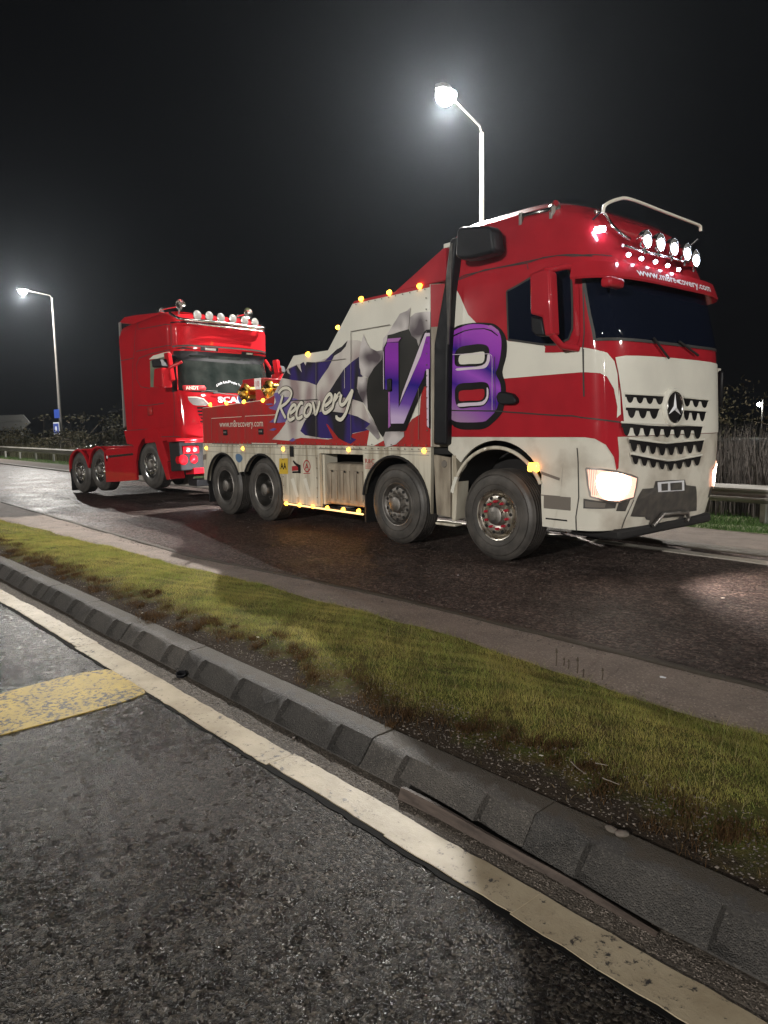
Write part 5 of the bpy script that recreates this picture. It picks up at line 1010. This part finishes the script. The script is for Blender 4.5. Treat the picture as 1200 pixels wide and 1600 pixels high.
# mirrors
def tmirror(sg):
    Y = lambda y: y if sg == 1 else 2.36-y
    ho = TX(Zs, [(520, 420), (560, 415), (566, 520), (515, 520)], -.28); a, b_ = sorted((Y(-.36), Y(-.14)))
    h_ = MB().prism_y(ho, a, b_).build('door_mirror', R2, TU, bevel=.03, segs=3); to = TX(Zs, [(505, 375), (548, 368), (560, 410), (512, 415)], -.28)
    MB().prism_y(to, a, b_).build('wide_angle_mirror', M['black'], h_, bevel=.02)
    t2 = TX(Zs, [(562, 340), (582, 335), (604, 480), (584, 490)], -.15); a, b_ = sorted((Y(-.2), Y(-.1))); MB().prism_y(t2, a, b_).build('mirror_arm', R2, h_, bevel=.02)
    MB().tube([(ho[1][0], Y(-.2), ho[1][1]), (ho[1][0]+.2, Y(-.02), ho[1][1]+.1)], .03, 8).build('mirror_arm', R2, h_, smooth=50)
tmirror(1); tmirror(-1)
q1 = TRAC.plane(*Zt(1040, 590), 1, 2.5); q2 = TRAC.plane(*Zt(1105, 690), 1, 2.5); MB().tube([tuple(q1), tuple(q2)], .035, 8).build('grab_mirror', R2, TU, smooth=50)
# wheels
wc = make_wheel('chrome', .50); put_wheel(wc, TU, (3.78, .02, .545), 1, True); put_wheel(wc, TU, (3.78, 2.34, .545), -1)
for x, z in ((1.32, .535), (.19, .512)):
    put_wheel(wc, TU, (x, .03, z), 1, spin=15); put_wheel(wc, TU, (x, 2.33, z), -1)
MB().lathe([(.07, 0), (.07, 2.1)], (3.78, .15, .53), n=10).build('axle', M['matt'], TU); MB().lathe([(.07, 0), (.07, 2.1)], (1.32, .15, .53), n=10).build('axle', M['matt'], TU); MB().lathe([(.07, 0), (.07, 2.1)], (.19, .15, .5), n=10).build('axle', M['matt'], TU)
# ------------------------------------------------------------------ STREET LAMPS
def street_lamp(name, base, head, hh, label, cat='street lamp', group='street lamps along the lay-by', power=LAMP_W, lit=True, aimd=0):
    t = thing(name, label, cat, base, group=group)
    z0 = 0
    p = MB().lathe([(.13, -.1), (.13, 1.3), (.10, 1.45), (.085, 5.0), (.075, 5.05), (.055, hh-.15)], (0, 0, 0), 'z', 14).build('post', M['postgrey'], t, smooth=40)
    MB().box(-.05, .05, -.14, -.12, .4, 1.0).build('access_door', M['postgrey'], p, bevel=.01)
    d = Vector((head[0]-base[0], head[1]-base[1], 0)); L = d.length; dn = d.normalized()
    MB().tube([(0, 0, hh-.2), tuple(dn*.15+Vector((0, 0, hh-.03))), tuple(dn*(L-.25)+Vector((0, 0, hh+.04)))], .024, 8).build('arm', M['postgrey'], t, smooth=50)
    ang = math.atan2(dn.y, dn.x)
    hd = MB().prism_z([(-.38, -.09), (-.30, -.15), (.22, -.17), (.36, -.10), (.36, .10), (.22, .17), (-.30, .15), (-.38, .09)], -.03, .07).build('lantern', M['signgrey'], t, bevel=.025, segs=3)
    hd.location = (d.x, d.y, hh+.03); hd.rotation_euler = (0, 0, ang)
    if lit:
        gl = MB().lathe([(.23, -.03), (.235, -.10), (.19, -.19), (.10, -.25), (0, -.27)], (0, 0, 0), 'z', 20).build('lamp_glass', M['streetlit'], hd, smooth=60)
        hp = Vector(base)+Vector((d.x, d.y, hh-.1)); point_light('lantern_light', hp-Vector((0, 0, .23)), power*1.5, (1, .965, .90), .06)
    return t
L1 = street_lamp('street_lamp', (-12.95, 14.45, -.25), (-12.23, 12.44), 9.25, 'lit street lamp on a tall pale post directly behind the recovery truck')
L2 = street_lamp('street_lamp', (-48.6, 14.45, -.25), (-47.9, 12.6), 10.2, 'lit street lamp at far left with blue signs on its post')
street_lamp('street_lamp', (21.0, 16.6, -.25), (20.4, 14.6), 10.2, 'street lamp further along the far side of the lay-by beyond the frame', power=LAMP_W)
street_lamp('street_lamp', (-38.5, -28.0, -.1), (-38.0, -25.8), 10.2, 'street lamp on the opposite carriageway beyond the frame', power=LAMP_W*.55)
street_lamp('street_lamp', (6.0, -31.0, -.1), (6.0, -28.8), 10.2, 'street lamp on the opposite carriageway behind the camera', power=LAMP_W*3.0)
street_lamp('street_lamp', (38.0, -31.0, -.1), (38.0, -28.8), 10.2, 'street lamp on the opposite carriageway behind and right of the camera', power=LAMP_W*.6)
# signs fixed to the far post
q = [WORLD.plane(*p, 1, 14.2) for p in [(84, 640), (93, 653), (83, 660), (93, 679)]]
s1 = MB().box(q[0][0]-q[0][0], q[1][0]-q[0][0], 0, .03, 0, q[0][2]-q[1][2]).build('blue_sign', M['signblue'], L2, label='small blue plate'); s1.location = (q[0][0]+48.6, -.25, q[1][2]+.25)
s2 = MB().box(0, q[3][0]-q[2][0], 0, .03, 0, q[2][2]-q[3][2]).build('blue_sign', M['signwhite'], L2, label='white edged blue sign'); s2.location = (q[2][0]+48.6, -.25, q[3][2]+.25)
wq, hq = q[3][0]-q[2][0], q[2][2]-q[3][2]
s3 = MB().box(.06, wq-.06, -.012, 0, .08, hq-.08).build('sign_field', M['signblue'], s2)
MB().lathe([(0, -.01), (.18, -.01), (.18, .0)], (wq/2, -.012, hq*.45), 'y', 18).build('sign_symbol', M['signwhite'], s2)
# far small lamp on the right, beyond the trees
d_ = ray(1188, 632); P_ = d_/d_[1]*95; DL = street_lamp('street_lamp', (P_[0]+.3, P_[1], -1), (P_[0], P_[1]-.01), H+P_[2]+1, 'tiny distant lamp standing low on the right horizon', power=300)
b_ = MB().lathe([(0, -.28), (.25, -.12), (.28, 0), (.25, .12), (0, .28)], (0, -.3, 0), 'z', 14).build('floodlight_globe', M['streetlit'], DL, smooth=60); b_.location = (-.3, 0, H+P_[2]+1)
# ------------------------------------------------------------------ thin volume added to give the lamps a soft halo
hz = MB().box(-120, 60, -9, 70, -2.8, 12.0).build('lamp_halo_haze', bpy.data.materials.new('lamp_halo_medium'), kind='stuff')
hm = hz.data.materials[0]; hm.use_nodes = True; nt = hm.node_tree; nt.nodes.clear(); ou = nt.nodes.new('ShaderNodeOutputMaterial'); pv = nt.nodes.new('ShaderNodeVolumePrincipled')
pv.inputs['Color'].default_value = (.78, .88, 1, 1); pv.inputs['Density'].default_value = HAZE; pv.inputs['Anisotropy'].default_value = .78; lnk(nt, pv.outputs[0], ou.inputs['Volume'])
# ------------------------------------------------------------------ CRASH BARRIER
CB = thing('crash_barrier', 'long weathered steel crash barrier on posts along the far verge behind both trucks', 'barrier', (-20, 12.6, -.2))
def by(x): return float(np.interp(x, [-90, -54, -40, -5, 40], [11.9, 12.1, 12.5, 13.0, 13.6]))
def bz(x): return float(np.interp(x, [-90, -54, -5, 40], [.60, .59, .44, .40]))
prof = [(0, 0), (-.02, -.02), (-.08, -.065), (-.08, -.10), (-.02, -.145), (-.02, -.175), (-.08, -.22), (-.08, -.255), (-.02, -.30), (0, -.32)]
step = 3.2; x = -92.0; pb = None
while x < 34:
    V = []
    for k in range(3):
        xx = x+(step+.03)*k/2
        for (dy, dz) in prof: V.append((xx+20, by(xx)+dy-12.6, bz(xx)+dz+.2))
    n = len(prof); MB().add(V, [(i*n+j, (i+1)*n+j, (i+1)*n+j+1, i*n+j+1) for i in range(2) for j in range(n-1)]).build('beam', M['rail'], CB, smooth=35)
    if pb is None: pb = MB().box(-.05, .05, .02, .12, -1.0, .0).build('post', M['steelgal'], CB); c = pb
    else: c = pb.copy(); COL.objects.link(c); c.parent = CB
    c.location = (x+.4+20, by(x)-12.6, bz(x)+.18); x += step
# direction sign seen from behind
DS = thing('direction_sign', 'grey back of an arrow shaped direction sign on two posts beyond the far barrier', 'road sign', (-66, 16, -.3))
q = [WORLD.plane(*p, 1, 16) for p in [(-40, 650), (36, 648), (47, 661), (34, 672), (-40, 673)]]
MB().prism_y([(p[0]+66, p[2]+.3) for p in q], 0, .06).build('sign_plate', M['signgrey'], DS)
for px in (-25, 33):
    x_ = WORLD.plane(px, 690, 1, 16)[0]; MB().lathe([(.09, -.3), (.09, 3.2)], (x_+66, .12, 0), 'z', 10).build('post', M['signgrey'], DS, smooth=40)
for z_ in (.4, 1.0): MB().box(q[0][0]+66.3, q[1][0]+65.8, -.03, 0, q[3][2]+.3+z_-.25, q[3][2]+.3+z_-.2).build('stiffener', M['steelgal'], DS)
# ------------------------------------------------------------------ VEGETATION BEYOND
def bush(name, loc, w, h, n, label, trunk=True, leafs=.09, seed=0, group='scrub trees beyond the barrier', cat='shrub', d=None):
    r = np.random.default_rng(seed); t = thing(name, label, cat, loc, group=group); d = d or w*.6
    tb = MB(); tips = []
    for i in range(7):
        a = r.uniform(0, 6.28); ex = Vector((math.cos(a)*w*.42*r.uniform(.3, 1), math.sin(a)*d*.42, h*r.uniform(.6, .95)))
        pts = [(0, 0, -.1), tuple(ex*.3+Vector((0, 0, h*.08))), tuple(ex*.65+Vector(r.uniform(-.1, .1, 3))), tuple(ex)]
        tb.tube(pts, .05*h/3, 5, .008); tips.append(ex)
        for j in range(5):
            b0 = ex*r.uniform(.4, .9); e2 = b0+Vector(r.normal(0, 1, 3))*w*.16; tb.tube([tuple(b0), tuple(e2)], .015*h/3, 4, .004); tips.append(e2)
    tb.build('trunk', M['bark'], t, smooth=50)
    tp = np.array([list(v) for v in tips]); c = tp[r.integers(0, len(tp), n)]+r.normal(0, 1, (n, 3))*np.array([w*.11, d*.11, h*.09]); c[:, 2] = np.abs(c[:, 2])
    s = leafs*r.uniform(.5, 1.3, n)[:, None]; a = r.normal(size=(n, 3)); a /= np.linalg.norm(a, axis=1, keepdims=True); b_ = np.cross(a, r.normal(size=(n, 3))); b_ /= np.linalg.norm(b_, axis=1, keepdims=True)
    V = np.stack([c-a*s, c+b_*s*.5, c+a*s, c-b_*s*.5], 1).reshape(-1, 3); me = bpy.data.meshes.new('crown'); me.vertices.add(4*n); me.vertices.foreach_set('co', V.ravel()); me.loops.add(4*n); me.loops.foreach_set('vertex_index', np.arange(4*n)); me.polygons.add(n); me.polygons.foreach_set('loop_start', np.arange(n)*4); me.update(calc_edges=True); me.materials.append(M['leaf'])
    o = bpy.data.objects.new('crown', me); COL.objects.link(o); o.parent = t; return t
bush('scrub_tree', (-40.5, 18.5, -.3), 6.5, 5.4, 5200, 'dark scrub tree just left of the red tractor cab beyond the barrier', seed=1, leafs=.12, cat='tree')
bush('scrub_tree', (-47, 22, -.3), 8, 3.6, 4500, 'low dark scrub tree right of the far lamp post', seed=2, leafs=.12, cat='tree')
for i in range(9):
    x_ = -78+i*6.2; bush('shrub', (x_, 15.2+random.uniform(-.6, 1.2), -.3), 4.5, 1.5+random.uniform(-.2, .5), 1600, ['low straggly shrub behind the barrier, leftmost of its row', 'low straggly shrub behind the barrier below the grey direction sign', 'low straggly shrub behind the barrier left of the far lamp post', 'low straggly shrub behind the barrier at the foot of the far lamp post', 'low straggly shrub behind the barrier right of the far lamp post', 'low straggly shrub behind the barrier left of the scrub tree', "low straggly shrub behind the barrier above the tractor's rear mudguards", 'low straggly shrub behind the barrier hidden behind the red tractor cab', 'low straggly shrub behind the barrier, rightmost of its row'][i], seed=10+i, leafs=.10, group='low shrubs behind the barrier')
for i in range(5):
    x_ = -9+i*3.3; bush('shrub', (x_, 17.6+random.uniform(-.5, 1), -.4), 3.8, 2.3+random.uniform(-.3, .5), 4200, ['tall scrub behind the recovery truck, leftmost of the right-hand clump', 'tall scrub behind the dry reeds, hidden mostly by the cab front', "tall scrub behind the dry reeds beside the truck's right front corner", 'tall scrub behind the dry reeds below the distant lamp', 'tall scrub behind the dry reeds at the right picture edge'][i], seed=40+i, leafs=.045, group='scrub behind the reeds at right')
def blades(name, pos, hgt, wid, lean, m_, label=None, cat=None, kind='stuff', colour=None, segs=2):
    n = len(pos); r = rng; a = r.uniform(0, 2*math.pi, n); dx = np.cos(a), np.sin(a); la = r.uniform(0, 2*math.pi, n); ll = hgt*lean*r.uniform(.2, 1, n)
    V = np.zeros((n, 2*segs+1, 3))
    for k in range(segs):
        t = k/segs; w = wid*(1-t*.55); cx_ = np.cos(la)*ll*t*t; cy_ = np.sin(la)*ll*t*t
        for s_, sg in ((0, -1), (1, 1)):
            V[:, 2*k+s_, 0] = pos[:, 0]+cx_+sg*dx[0]*w/2; V[:, 2*k+s_, 1] = pos[:, 1]+cy_+sg*dx[1]*w/2; V[:, 2*k+s_, 2] = pos[:, 2]+hgt*t*(1-.15*t)
    V[:, -1, 0] = pos[:, 0]+np.cos(la)*ll; V[:, -1, 1] = pos[:, 1]+np.sin(la)*ll; V[:, -1, 2] = pos[:, 2]+hgt*(1-.25*np.minimum(1, ll/hgt))
    m1 = 2*segs+1; base = (np.arange(n)*m1)[:, None]; loops = []; 
    quads = [[2*k, 2*k+1, 2*k+3, 2*k+2] for k in range(segs-1)]; tri = [2*segs-2, 2*segs-1, 2*segs]
    li = np.concatenate([base+np.array(q)[None] for q in quads]+[base+np.array(tri)[None]], 1); per = li.shape[1]
    starts1 = np.array([4*k for k in range(segs)]); ls = (np.arange(n)*per)[:, None]+starts1[None]
    me = bpy.data.meshes.new(name); me.vertices.add(n*m1); me.vertices.foreach_set('co', V.reshape(-1)); me.loops.add(n*per); me.loops.foreach_set('vertex_index', li.reshape(-1).astype(np.int32)); me.polygons.add(n*segs); me.polygons.foreach_set('loop_start', ls.reshape(-1).astype(np.int32)); me.update(calc_edges=True)
    if colour is not None:
        at = me.color_attributes.new('tint', 'FLOAT_COLOR', 'POINT'); cc = np.repeat(colour, m1, axis=0); at.data.foreach_set('color', np.concatenate([cc, np.ones((len(cc), 1))], 1).ravel())
    me.materials.append(m_); o = bpy.data.objects.new(name, me); COL.objects.link(o); o['kind'] = kind
    if label: o['label'] = label; o['category'] = cat
    return o
def tint_mat(name, rough=.7):
    M_, nt, b = node_mat(name); a = nt.nodes.new('ShaderNodeAttribute'); a.attribute_name = 'tint'; lnk(nt, a.outputs['Color'], b.inputs['Base Color']); tr = nt.nodes.new('ShaderNodeBsdfTranslucent'); lnk(nt, a.outputs['Color'], tr.inputs[0]); ms = nt.nodes.new('ShaderNodeMixShader'); ms.inputs[0].default_value = .45; lnk(nt, b.outputs[0], ms.inputs[1]); lnk(nt, tr.outputs[0], ms.inputs[2]); lnk(nt, ms.outputs[0], nt.nodes['Material Output'].inputs[0]); b.inputs['Roughness'].default_value = rough; b.inputs['Specular IOR Level'].default_value = .25; return M_
M['blade'] = tint_mat('grass_blade')
# verge turf: short grass, patchy olive, moss and straw
N_ = 420000
xs = np.concatenate([rng.uniform(-5.6, .8, int(N_*.50)), rng.uniform(-11, -5.6, int(N_*.32)), rng.uniform(-26, -11, int(N_*.18))]); t_ = rng.uniform(.0, 1.0, len(xs))
def vn(x, y, s):   # cheap smooth noise
    return (np.sin(x*s+1.3)*np.cos(y*s*1.3+.7)+np.sin(x*s*2.1+y*s*1.7+2)*.6+np.sin(x*s*4.3-y*s*3.9)*.4+np.sin(x*s*7.9+y*s*8.7+1)*.25)/2.25
kyy = kerb_y(xs)+.224; gyy = np.interp(xs, [-400, -60, -24, -14.3, -9, -4.6, -1.4, 6, 40, 300], [2.9, 2.9, 2.95, 3.05, 3.40, 3.72, 3.62, 3.5, 3.5, 3.5]); ys = kyy+(gyy-kyy)*t_
edge = .13+.10*vn(xs, ys*0, 3.1)+.08*vn(xs, ys, 7)+.04*vn(xs, ys, 17); bare2 = vn(xs, ys, 5.5)
prob = np.clip((t_-edge)/.10, 0.015, 1)*np.where((t_ < .5) & (bare2 > .5), .15, 1); prob *= np.clip((1.02-t_)/.05, .1, 1)
keep = rng.uniform(size=len(xs)) < prob; xs, ys, t_ = xs[keep], ys[keep], t_[keep]
base = .105+.075*np.sin(np.minimum(1, t_*1.15)*math.pi)**.8*(1-.55*t_)-.085*t_*t_
h2 = np.sin(xs*1.3*1.7)*np.cos(t_*4*2.3)+.5*np.sin(xs*1.3*4.1+t_*4*3.7)+.3*np.sin(xs*1.3*9.3-t_*4*8.1); zz = base+.012*h2-.003
n = len(xs); g1 = vn(xs, ys, 3.2)+rng.normal(0, .35, n); g2 = vn(xs+5, ys-3, 9)+rng.normal(0, .3, n)
edgeness = np.clip((t_-.10)/.18, 0, 1)
col = np.array([.26, .30, .07])[None]*(1-np.clip(g1*.6+.4, 0, 1))[:, None]+np.array([.50, .42, .13])[None]*np.clip(g1*.6+.4, 0, 1)[:, None]
col = col*1.15*(1-.6*np.clip(-g2, 0, 1))[:, None]; br = np.array([.12, .07, .025])[None]; k_ = np.clip(1-edgeness+.25*vn(xs, ys, 6), 0, 1)[:, None]*.85; col = col*(1-k_)+br*k_
straw = rng.uniform(size=n) < .14+.12*vn(xs-3, ys+2, 4.4); col[straw] = np.array([.42, .33, .15])*rng.uniform(.5, 1.2, (int(straw.sum()), 1))
dist = np.clip((-xs)/10, .5, 2.2)
blades('verge_grass', np.stack([xs, ys, zz], 1), rng.uniform(.011, .034, n)*(1+.5*vn(xs, ys, 4)), .0026*dist, .9, M['blade'], 'short mossy olive grass covering the verge behind the kerb', 'grass', colour=col)
# tufts along the ragged edge
tp = []; 
for i in range(230):
    x_ = -rng.uniform(.2, 13); e_ = .13+.10*vn(np.array([x_]), np.array([0.]), 3.1)[0]+rng.uniform(-.08, .1); y0_ = kerb_y(x_)+.224; y_ = y0_+(gy1(x_)-y0_)*e_; r_ = rng.uniform(.015, .05)
    for j in range(90): tp.append((x_+rng.normal(0, r_), y_+rng.normal(0, r_), vz(x_, e_)-.004))
tp = np.array(tp); n = len(tp); cc = np.array([.09, .05, .02])*rng.uniform(.5, 1.4, n)[:, None]; blades('edge_tufts', tp, rng.uniform(.02, .055, n), .003, 1.1, M['blade'], 'brown grass tufts hanging along the bare soil edge', 'grass', colour=cc)
n = 2600; xs = -rng.uniform(-.6, 12, n); ee = rng.uniform(.16, 1.0, n); ys = np.array([kerb_y(x)+.224+(gy1(x)-kerb_y(x)-.224)*e for x, e in zip(xs, ee)]); zz = np.array([vz(x, e) for x, e in zip(xs, ee)]); cc = np.where(rng.uniform(size=(n, 1)) < .5, np.array([[.42, .36, .16]]), np.array([[.28, .34, .09]]))*rng.uniform(.5, 1.1, (n, 1))
blades('long_grass_stems', np.stack([xs, ys, zz], 1), rng.uniform(.05, .11, n), .0022, 1.3, M['blade'], 'scattered longer straw stems leaning over the short verge grass', 'grass', colour=cc, segs=3)
n = 900; xs = -rng.uniform(-.6, 9, n); ee = rng.uniform(0.02, .5, n)**1.0; ys = np.array([kerb_y(x)+.224+(gy1(x)-kerb_y(x)-.224)*e for x, e in zip(xs, ee)]); zz = np.array([vz(x, e)+.006 for x, e in zip(xs, ee)]); cc = np.array([[.22, .16, .09]])*rng.uniform(.4, 1.4, (n, 1))
blades('dead_straw', np.stack([xs, ys, zz], 1), rng.uniform(.012, .02, n), .004, 2.6, M['blade'], 'bits of dead straw and leaf scattered over the bare soil', 'straw', colour=cc)
# far verge grass
n = 60000; xs = np.concatenate([rng.uniform(-6.5, 3, 32000), rng.uniform(-60, -22, 28000)]); ys = rng.uniform(10.5, 14.5, n); zz = -.25*np.clip((ys-10)/3.2, 0, 1)-.02; cc = np.array([.05, .095, .025])*rng.uniform(.5, 1.3, n)[:, None]
blades('far_grass', np.stack([xs, ys, zz], 1), rng.uniform(.04, .10, n), .014, .6, M['blade'], 'green grass strip below the far barrier', 'grass', colour=cc)
# dry reeds and weeds behind the barrier at right
n = 9000; xs = rng.uniform(-9, 6, n); ys = rng.uniform(13.8, 17.5, n); cc = np.array([.12, .105, .095])*rng.uniform(.3, 1.2, n)[:, None]
blades('dry_reeds', np.stack([xs, ys, np.full(n, -.35)], 1), rng.uniform(.6, 2.1, n)*(1-.25*np.abs(vn(xs, ys, 2))), .028, .22, M['blade'], 'tall dry reeds lit grey behind the barrier at right', 'reeds', colour=cc, segs=3)
n = 9000; xs = rng.uniform(-75, -22, n); ys = rng.uniform(13.2, 15.8, n); cc = np.array([.10, .095, .055])*rng.uniform(.3, 1.2, n)[:, None]
blades('rough_weeds', np.stack([xs, ys, np.full(n, -.3)], 1), rng.uniform(.3, 1.1, n), .03, .4, M['blade'], 'rough weeds behind the far barrier at left', 'weeds', colour=cc, segs=3)
# ------------------------------------------------------------------ GRIT, LITTER, SMALL THINGS
def stones(name, xy, zf, smin, smax, m_, label, cat, seed):
    r = np.random.default_rng(seed); n = len(xy); oc = np.array([(1, 0, 0), (0, 1, 0), (-1, 0, 0), (0, -1, 0), (0, 0, 1), (0, 0, -.6)], float); fc = np.array([(0, 1, 4), (1, 2, 4), (2, 3, 4), (3, 0, 4), (1, 0, 5), (2, 1, 5), (3, 2, 5), (0, 3, 5)])
    s = r.uniform(smin, smax, n)*r.uniform(.5, 1, n); sc = s[:, None, None]*r.uniform(.6, 1.3, (n, 1, 3))*np.array([1, 1, .65]); V = oc[None]*sc*r.uniform(.8, 1.2, (n, 6, 1)); a = r.uniform(0, 6.28, n); c, s_ = np.cos(a)[:, None], np.sin(a)[:, None]
    X = V[..., 0]*c-V[..., 1]*s_+xy[:, :1]; Y = V[..., 0]*s_+V[..., 1]*c+xy[:, 1:2]; Zz = V[..., 2]+np.array([zf(p[0], p[1]) for p in xy])[:, None]+s[:, None]*.15
    P_ = np.stack([X, Y, Zz], -1).reshape(-1, 3); li = (fc[None]+(np.arange(n)*6)[:, None, None]).reshape(-1); me = bpy.data.meshes.new(name); me.vertices.add(len(P_)); me.vertices.foreach_set('co', P_.ravel()); me.loops.add(len(li)); me.loops.foreach_set('vertex_index', li.astype(np.int32)); me.polygons.add(n*8); me.polygons.foreach_set('loop_start', (np.arange(n*8)*3).astype(np.int32)); me.update(calc_edges=True); me.materials.append(m_)
    o = bpy.data.objects.new(name, me); COL.objects.link(o); o['kind'] = 'stuff'; o['label'] = label; o['category'] = cat; return o
M['grit'] = mat('mixed_grit', (.07, .058, .048), .7, col2=(.24, .2, .17), nscale=37, nlo=.4, nhi=.62)
n = 26000; xs = -np.abs(rng.exponential(4.5, n))+.8; ys = 1.89+.0266*xs+rng.uniform(0, 1, n)**.7*(.15+0*xs); stones('channel_grit', np.stack([xs, ys], 1), lambda x, y: .004, .0012, .005, M['grit'], 'loose grit lying in the channel between painted line and kerb', 'grit', 3)
n = 9000; xs = -np.abs(rng.exponential(4, n))+.8; tt = rng.uniform(0, .32, n); ys = kerb_y(xs)+.224+tt*1.2; stones('soil_crumbs', np.stack([xs, ys], 1), lambda x, y: vz(x, (y-kerb_y(x)-.224)/(gy1(x)-kerb_y(x)-.224)), .002, .009, M['grit'], 'crumbs of soil and gravel on the bare strip behind the kerb', 'soil crumbs', 4)
n = 16000; xs = rng.uniform(-18, 1.5, n); ys = gyy0 = np.array([gy1(x) for x in xs])+rng.uniform(0, 1, n)*.6; stones('margin_gravel', np.stack([xs, ys], 1), lambda x, y: .02, .002, .010, M['grit'], 'pinkish gravel margin between grass and lay-by', 'gravel', 5)
n = 9000; xs = rng.uniform(-16, 3, n); ys = rng.uniform(4.2, 8.4, n); stones('layby_grit', np.stack([xs, ys], 1), lambda x, y: .0, .002, .012, M['grit'], 'scattered loose stones on the lay-by surface', 'gravel', 6)
# wedge shaped board in the channel
a = WORLD.plane(*(627, 1232), 2, .045); b_ = WORLD.plane(1030, 1452, 2, .02)
bd = MB(); V = []; k = 14
for i in range(k+1):
    t = i/k; x_ = a[0]+(b_[0]-a[0])*t; y_ = a[1]+(b_[1]-a[1])*t-2.0+1.992+.012*math.sin(t*3.0)+.004*math.sin(t*11); w_ = .028*(1-.75*t)+.006; hh = .046*(1-.85*t)+.007
    V += [(x_-a[0], y_-.012-2, .004), (x_-a[0], y_+w_-2, .004), (x_-a[0], y_+w_*.9-2, hh*.85), (x_-a[0], y_+.004-2, hh)]
bd.add(V, [(i*4+j, (i+1)*4+j, (i+1)*4+(j+1) % 4, i*4+(j+1) % 4) for i in range(k) for j in range(4)]+[(0, 1, 2, 3), (k*4+3, k*4+2, k*4+1, k*4)])
o = bd.build('broken_board', M['debris'], None, smooth=30); o.location = (a[0], 2, 0); tag(o, 'long thin tapering brown board lying in the channel against the kerb', 'board')
q = WORLD.plane(283, 1056, 2, .01)
cp = MB().lathe([(0, .004), (.026, .004), (.030, .008), (.031, .022), (.034, .024), (.034, .028), (.028, .028), (.026, .012), (0, .010)], (0, 0, 0), 'z', 22).build('bottle_cap', M['black'], smooth=40); cp.location = (q[0], q[1], .003); cp.rotation_euler = (.2, .15, .5); tag(cp, 'small round black cap lying on the grit beside the painted line', 'cap')
def twig(pts_px, z, r, label, name='twig', m_='drygrass', group=None):
    P_ = [WORLD.plane(*p, 2, z) for p in pts_px]; c = P_[0]; mb = MB().tube([tuple(p-c) for p in P_], r, 5, r*.5); o = mb.build(name, M[m_], smooth=60); o.location = c; tag(o, label, 'twig', group)
twig([(892, 1190), (902, 1200), (912, 1207)], .19, .0025, 'pale straw stalk lying on the grass right of the dark hollow')
twig([(930, 1192), (950, 1196)], .19, .002, 'short pale stalk beside the longer straw on the verge'); twig([(942, 1216), (958, 1222), (968, 1226)], .185, .0022, 'pale stalk lowest of the three on the verge')
def leafp(px, py, z, s, label, i):
    P_ = WORLD.plane(px, py, 2, z); r = random.Random(i); n = 7; V = [(s*math.cos(6.283*k/n)*r.uniform(.5, 1.2), s*.6*math.sin(6.283*k/n)*r.uniform(.6, 1.1), r.uniform(0, s*.3)) for k in range(n)]
    mb = MB().add(V+[(v[0], v[1], v[2]+.001) for v in V], [tuple(range(n)), tuple(range(2*n-1, n-1, -1))]+[(k, (k+1) % n, (k+1) % n+n, k+n) for k in range(n)]); o = mb.build('litter_scrap', M['signwhite'] if i % 2 == 0 else M['cream']); o.location = P_; o.rotation_euler = (0, 0, r.uniform(0, 3)); tag(o, label, 'litter')
for i, (px, py, z, s, lb_) in enumerate([(236, 888, .10, .022, 'white paper scrap at the top edge of the grass left of centre'), (222, 958, .14, .012, 'tiny white scrap on the bare soil near the kerb at left'), (321, 981, .12, .012, 'small white scrap on the soil beside the grass edge'), (403, 996, .17, .014, 'pale leaf on the grass beside the bare soil'), (716, 899, .015, .02, 'white scrap on the lay-by right of the second wheel'), (1129, 935, .01, .02, 'white scrap on the lay-by in front of the truck at right'), (388, 824, .01, .03, 'small white scrap near the rear wheels'), (846, 1181, .17, .014, 'pale chip lying in the dark hollow of the verge'), (1036, 1059, .03, .028, 'flat pale stone on the margin right of the dead stems'), (540, 955, .03, .018, 'cream scrap on the margin at the grass edge')]): leafp(px, py, z, s, lb_, i)
for i, (px, py, h_) in enumerate([(869, 1040, .11), (902, 1052, .10), (941, 1062, .07), (881, 1040, .05), (911, 1058, .05), (888, 1045, .06)]):
    P_ = WORLD.plane(px, py, 2, .05); mb = MB().tube([(0, 0, 0), (.004, 0, h_*.5), (.0, .003, h_)], .0045, 5, .003); mb.tube([(0, .003, h_*.75), (.0, .003, h_)], .008, 5, .004)
    o = mb.build('dead_stem', M['bark'], smooth=60); o.location = P_; tag(o, ['tallest dead stem, leftmost of the row at the grass edge', 'second tall dead stem in the middle of the row at the grass edge', 'dead stem standing apart on the right of the row at the grass edge', 'short dead stem next to the tallest one at the grass edge', 'short dead stem just right of the second tall one', 'short dead stem between the two tall ones at the grass edge'][i], 'dead stem', 'dead upright stems at the grass edge')
M['pebble'] = mat('pale_pebble', (.16, .13, .11), .7, col2=(.1, .085, .07), nscale=30)
for i, (px, py, s, lb_) in enumerate([(955, 1296, .020, 'rounded pebble on the soil behind the kerb, left one of the pair'), (972, 1303, .022, 'rounded pebble on the soil behind the kerb, right one of the pair'), (460, 1153, .012, 'small grey stone lying in the channel below the kerb')]):
    z = .125 if i < 2 else .01; P_ = WORLD.plane(px, py, 2, z); o = MB().lathe([(0, -.6*s), (.75*s, -.4*s), (s, 0), (.8*s, .35*s), (0, .55*s)], (0, 0, 0), 'z', 9).build('pebble', M['pebble'], smooth=60); o.location = P_; o.scale = (1.25, .8, 1); o.rotation_euler = (0, .1, i); tag(o, lb_, 'pebble')
bpy.context.view_layer.update()
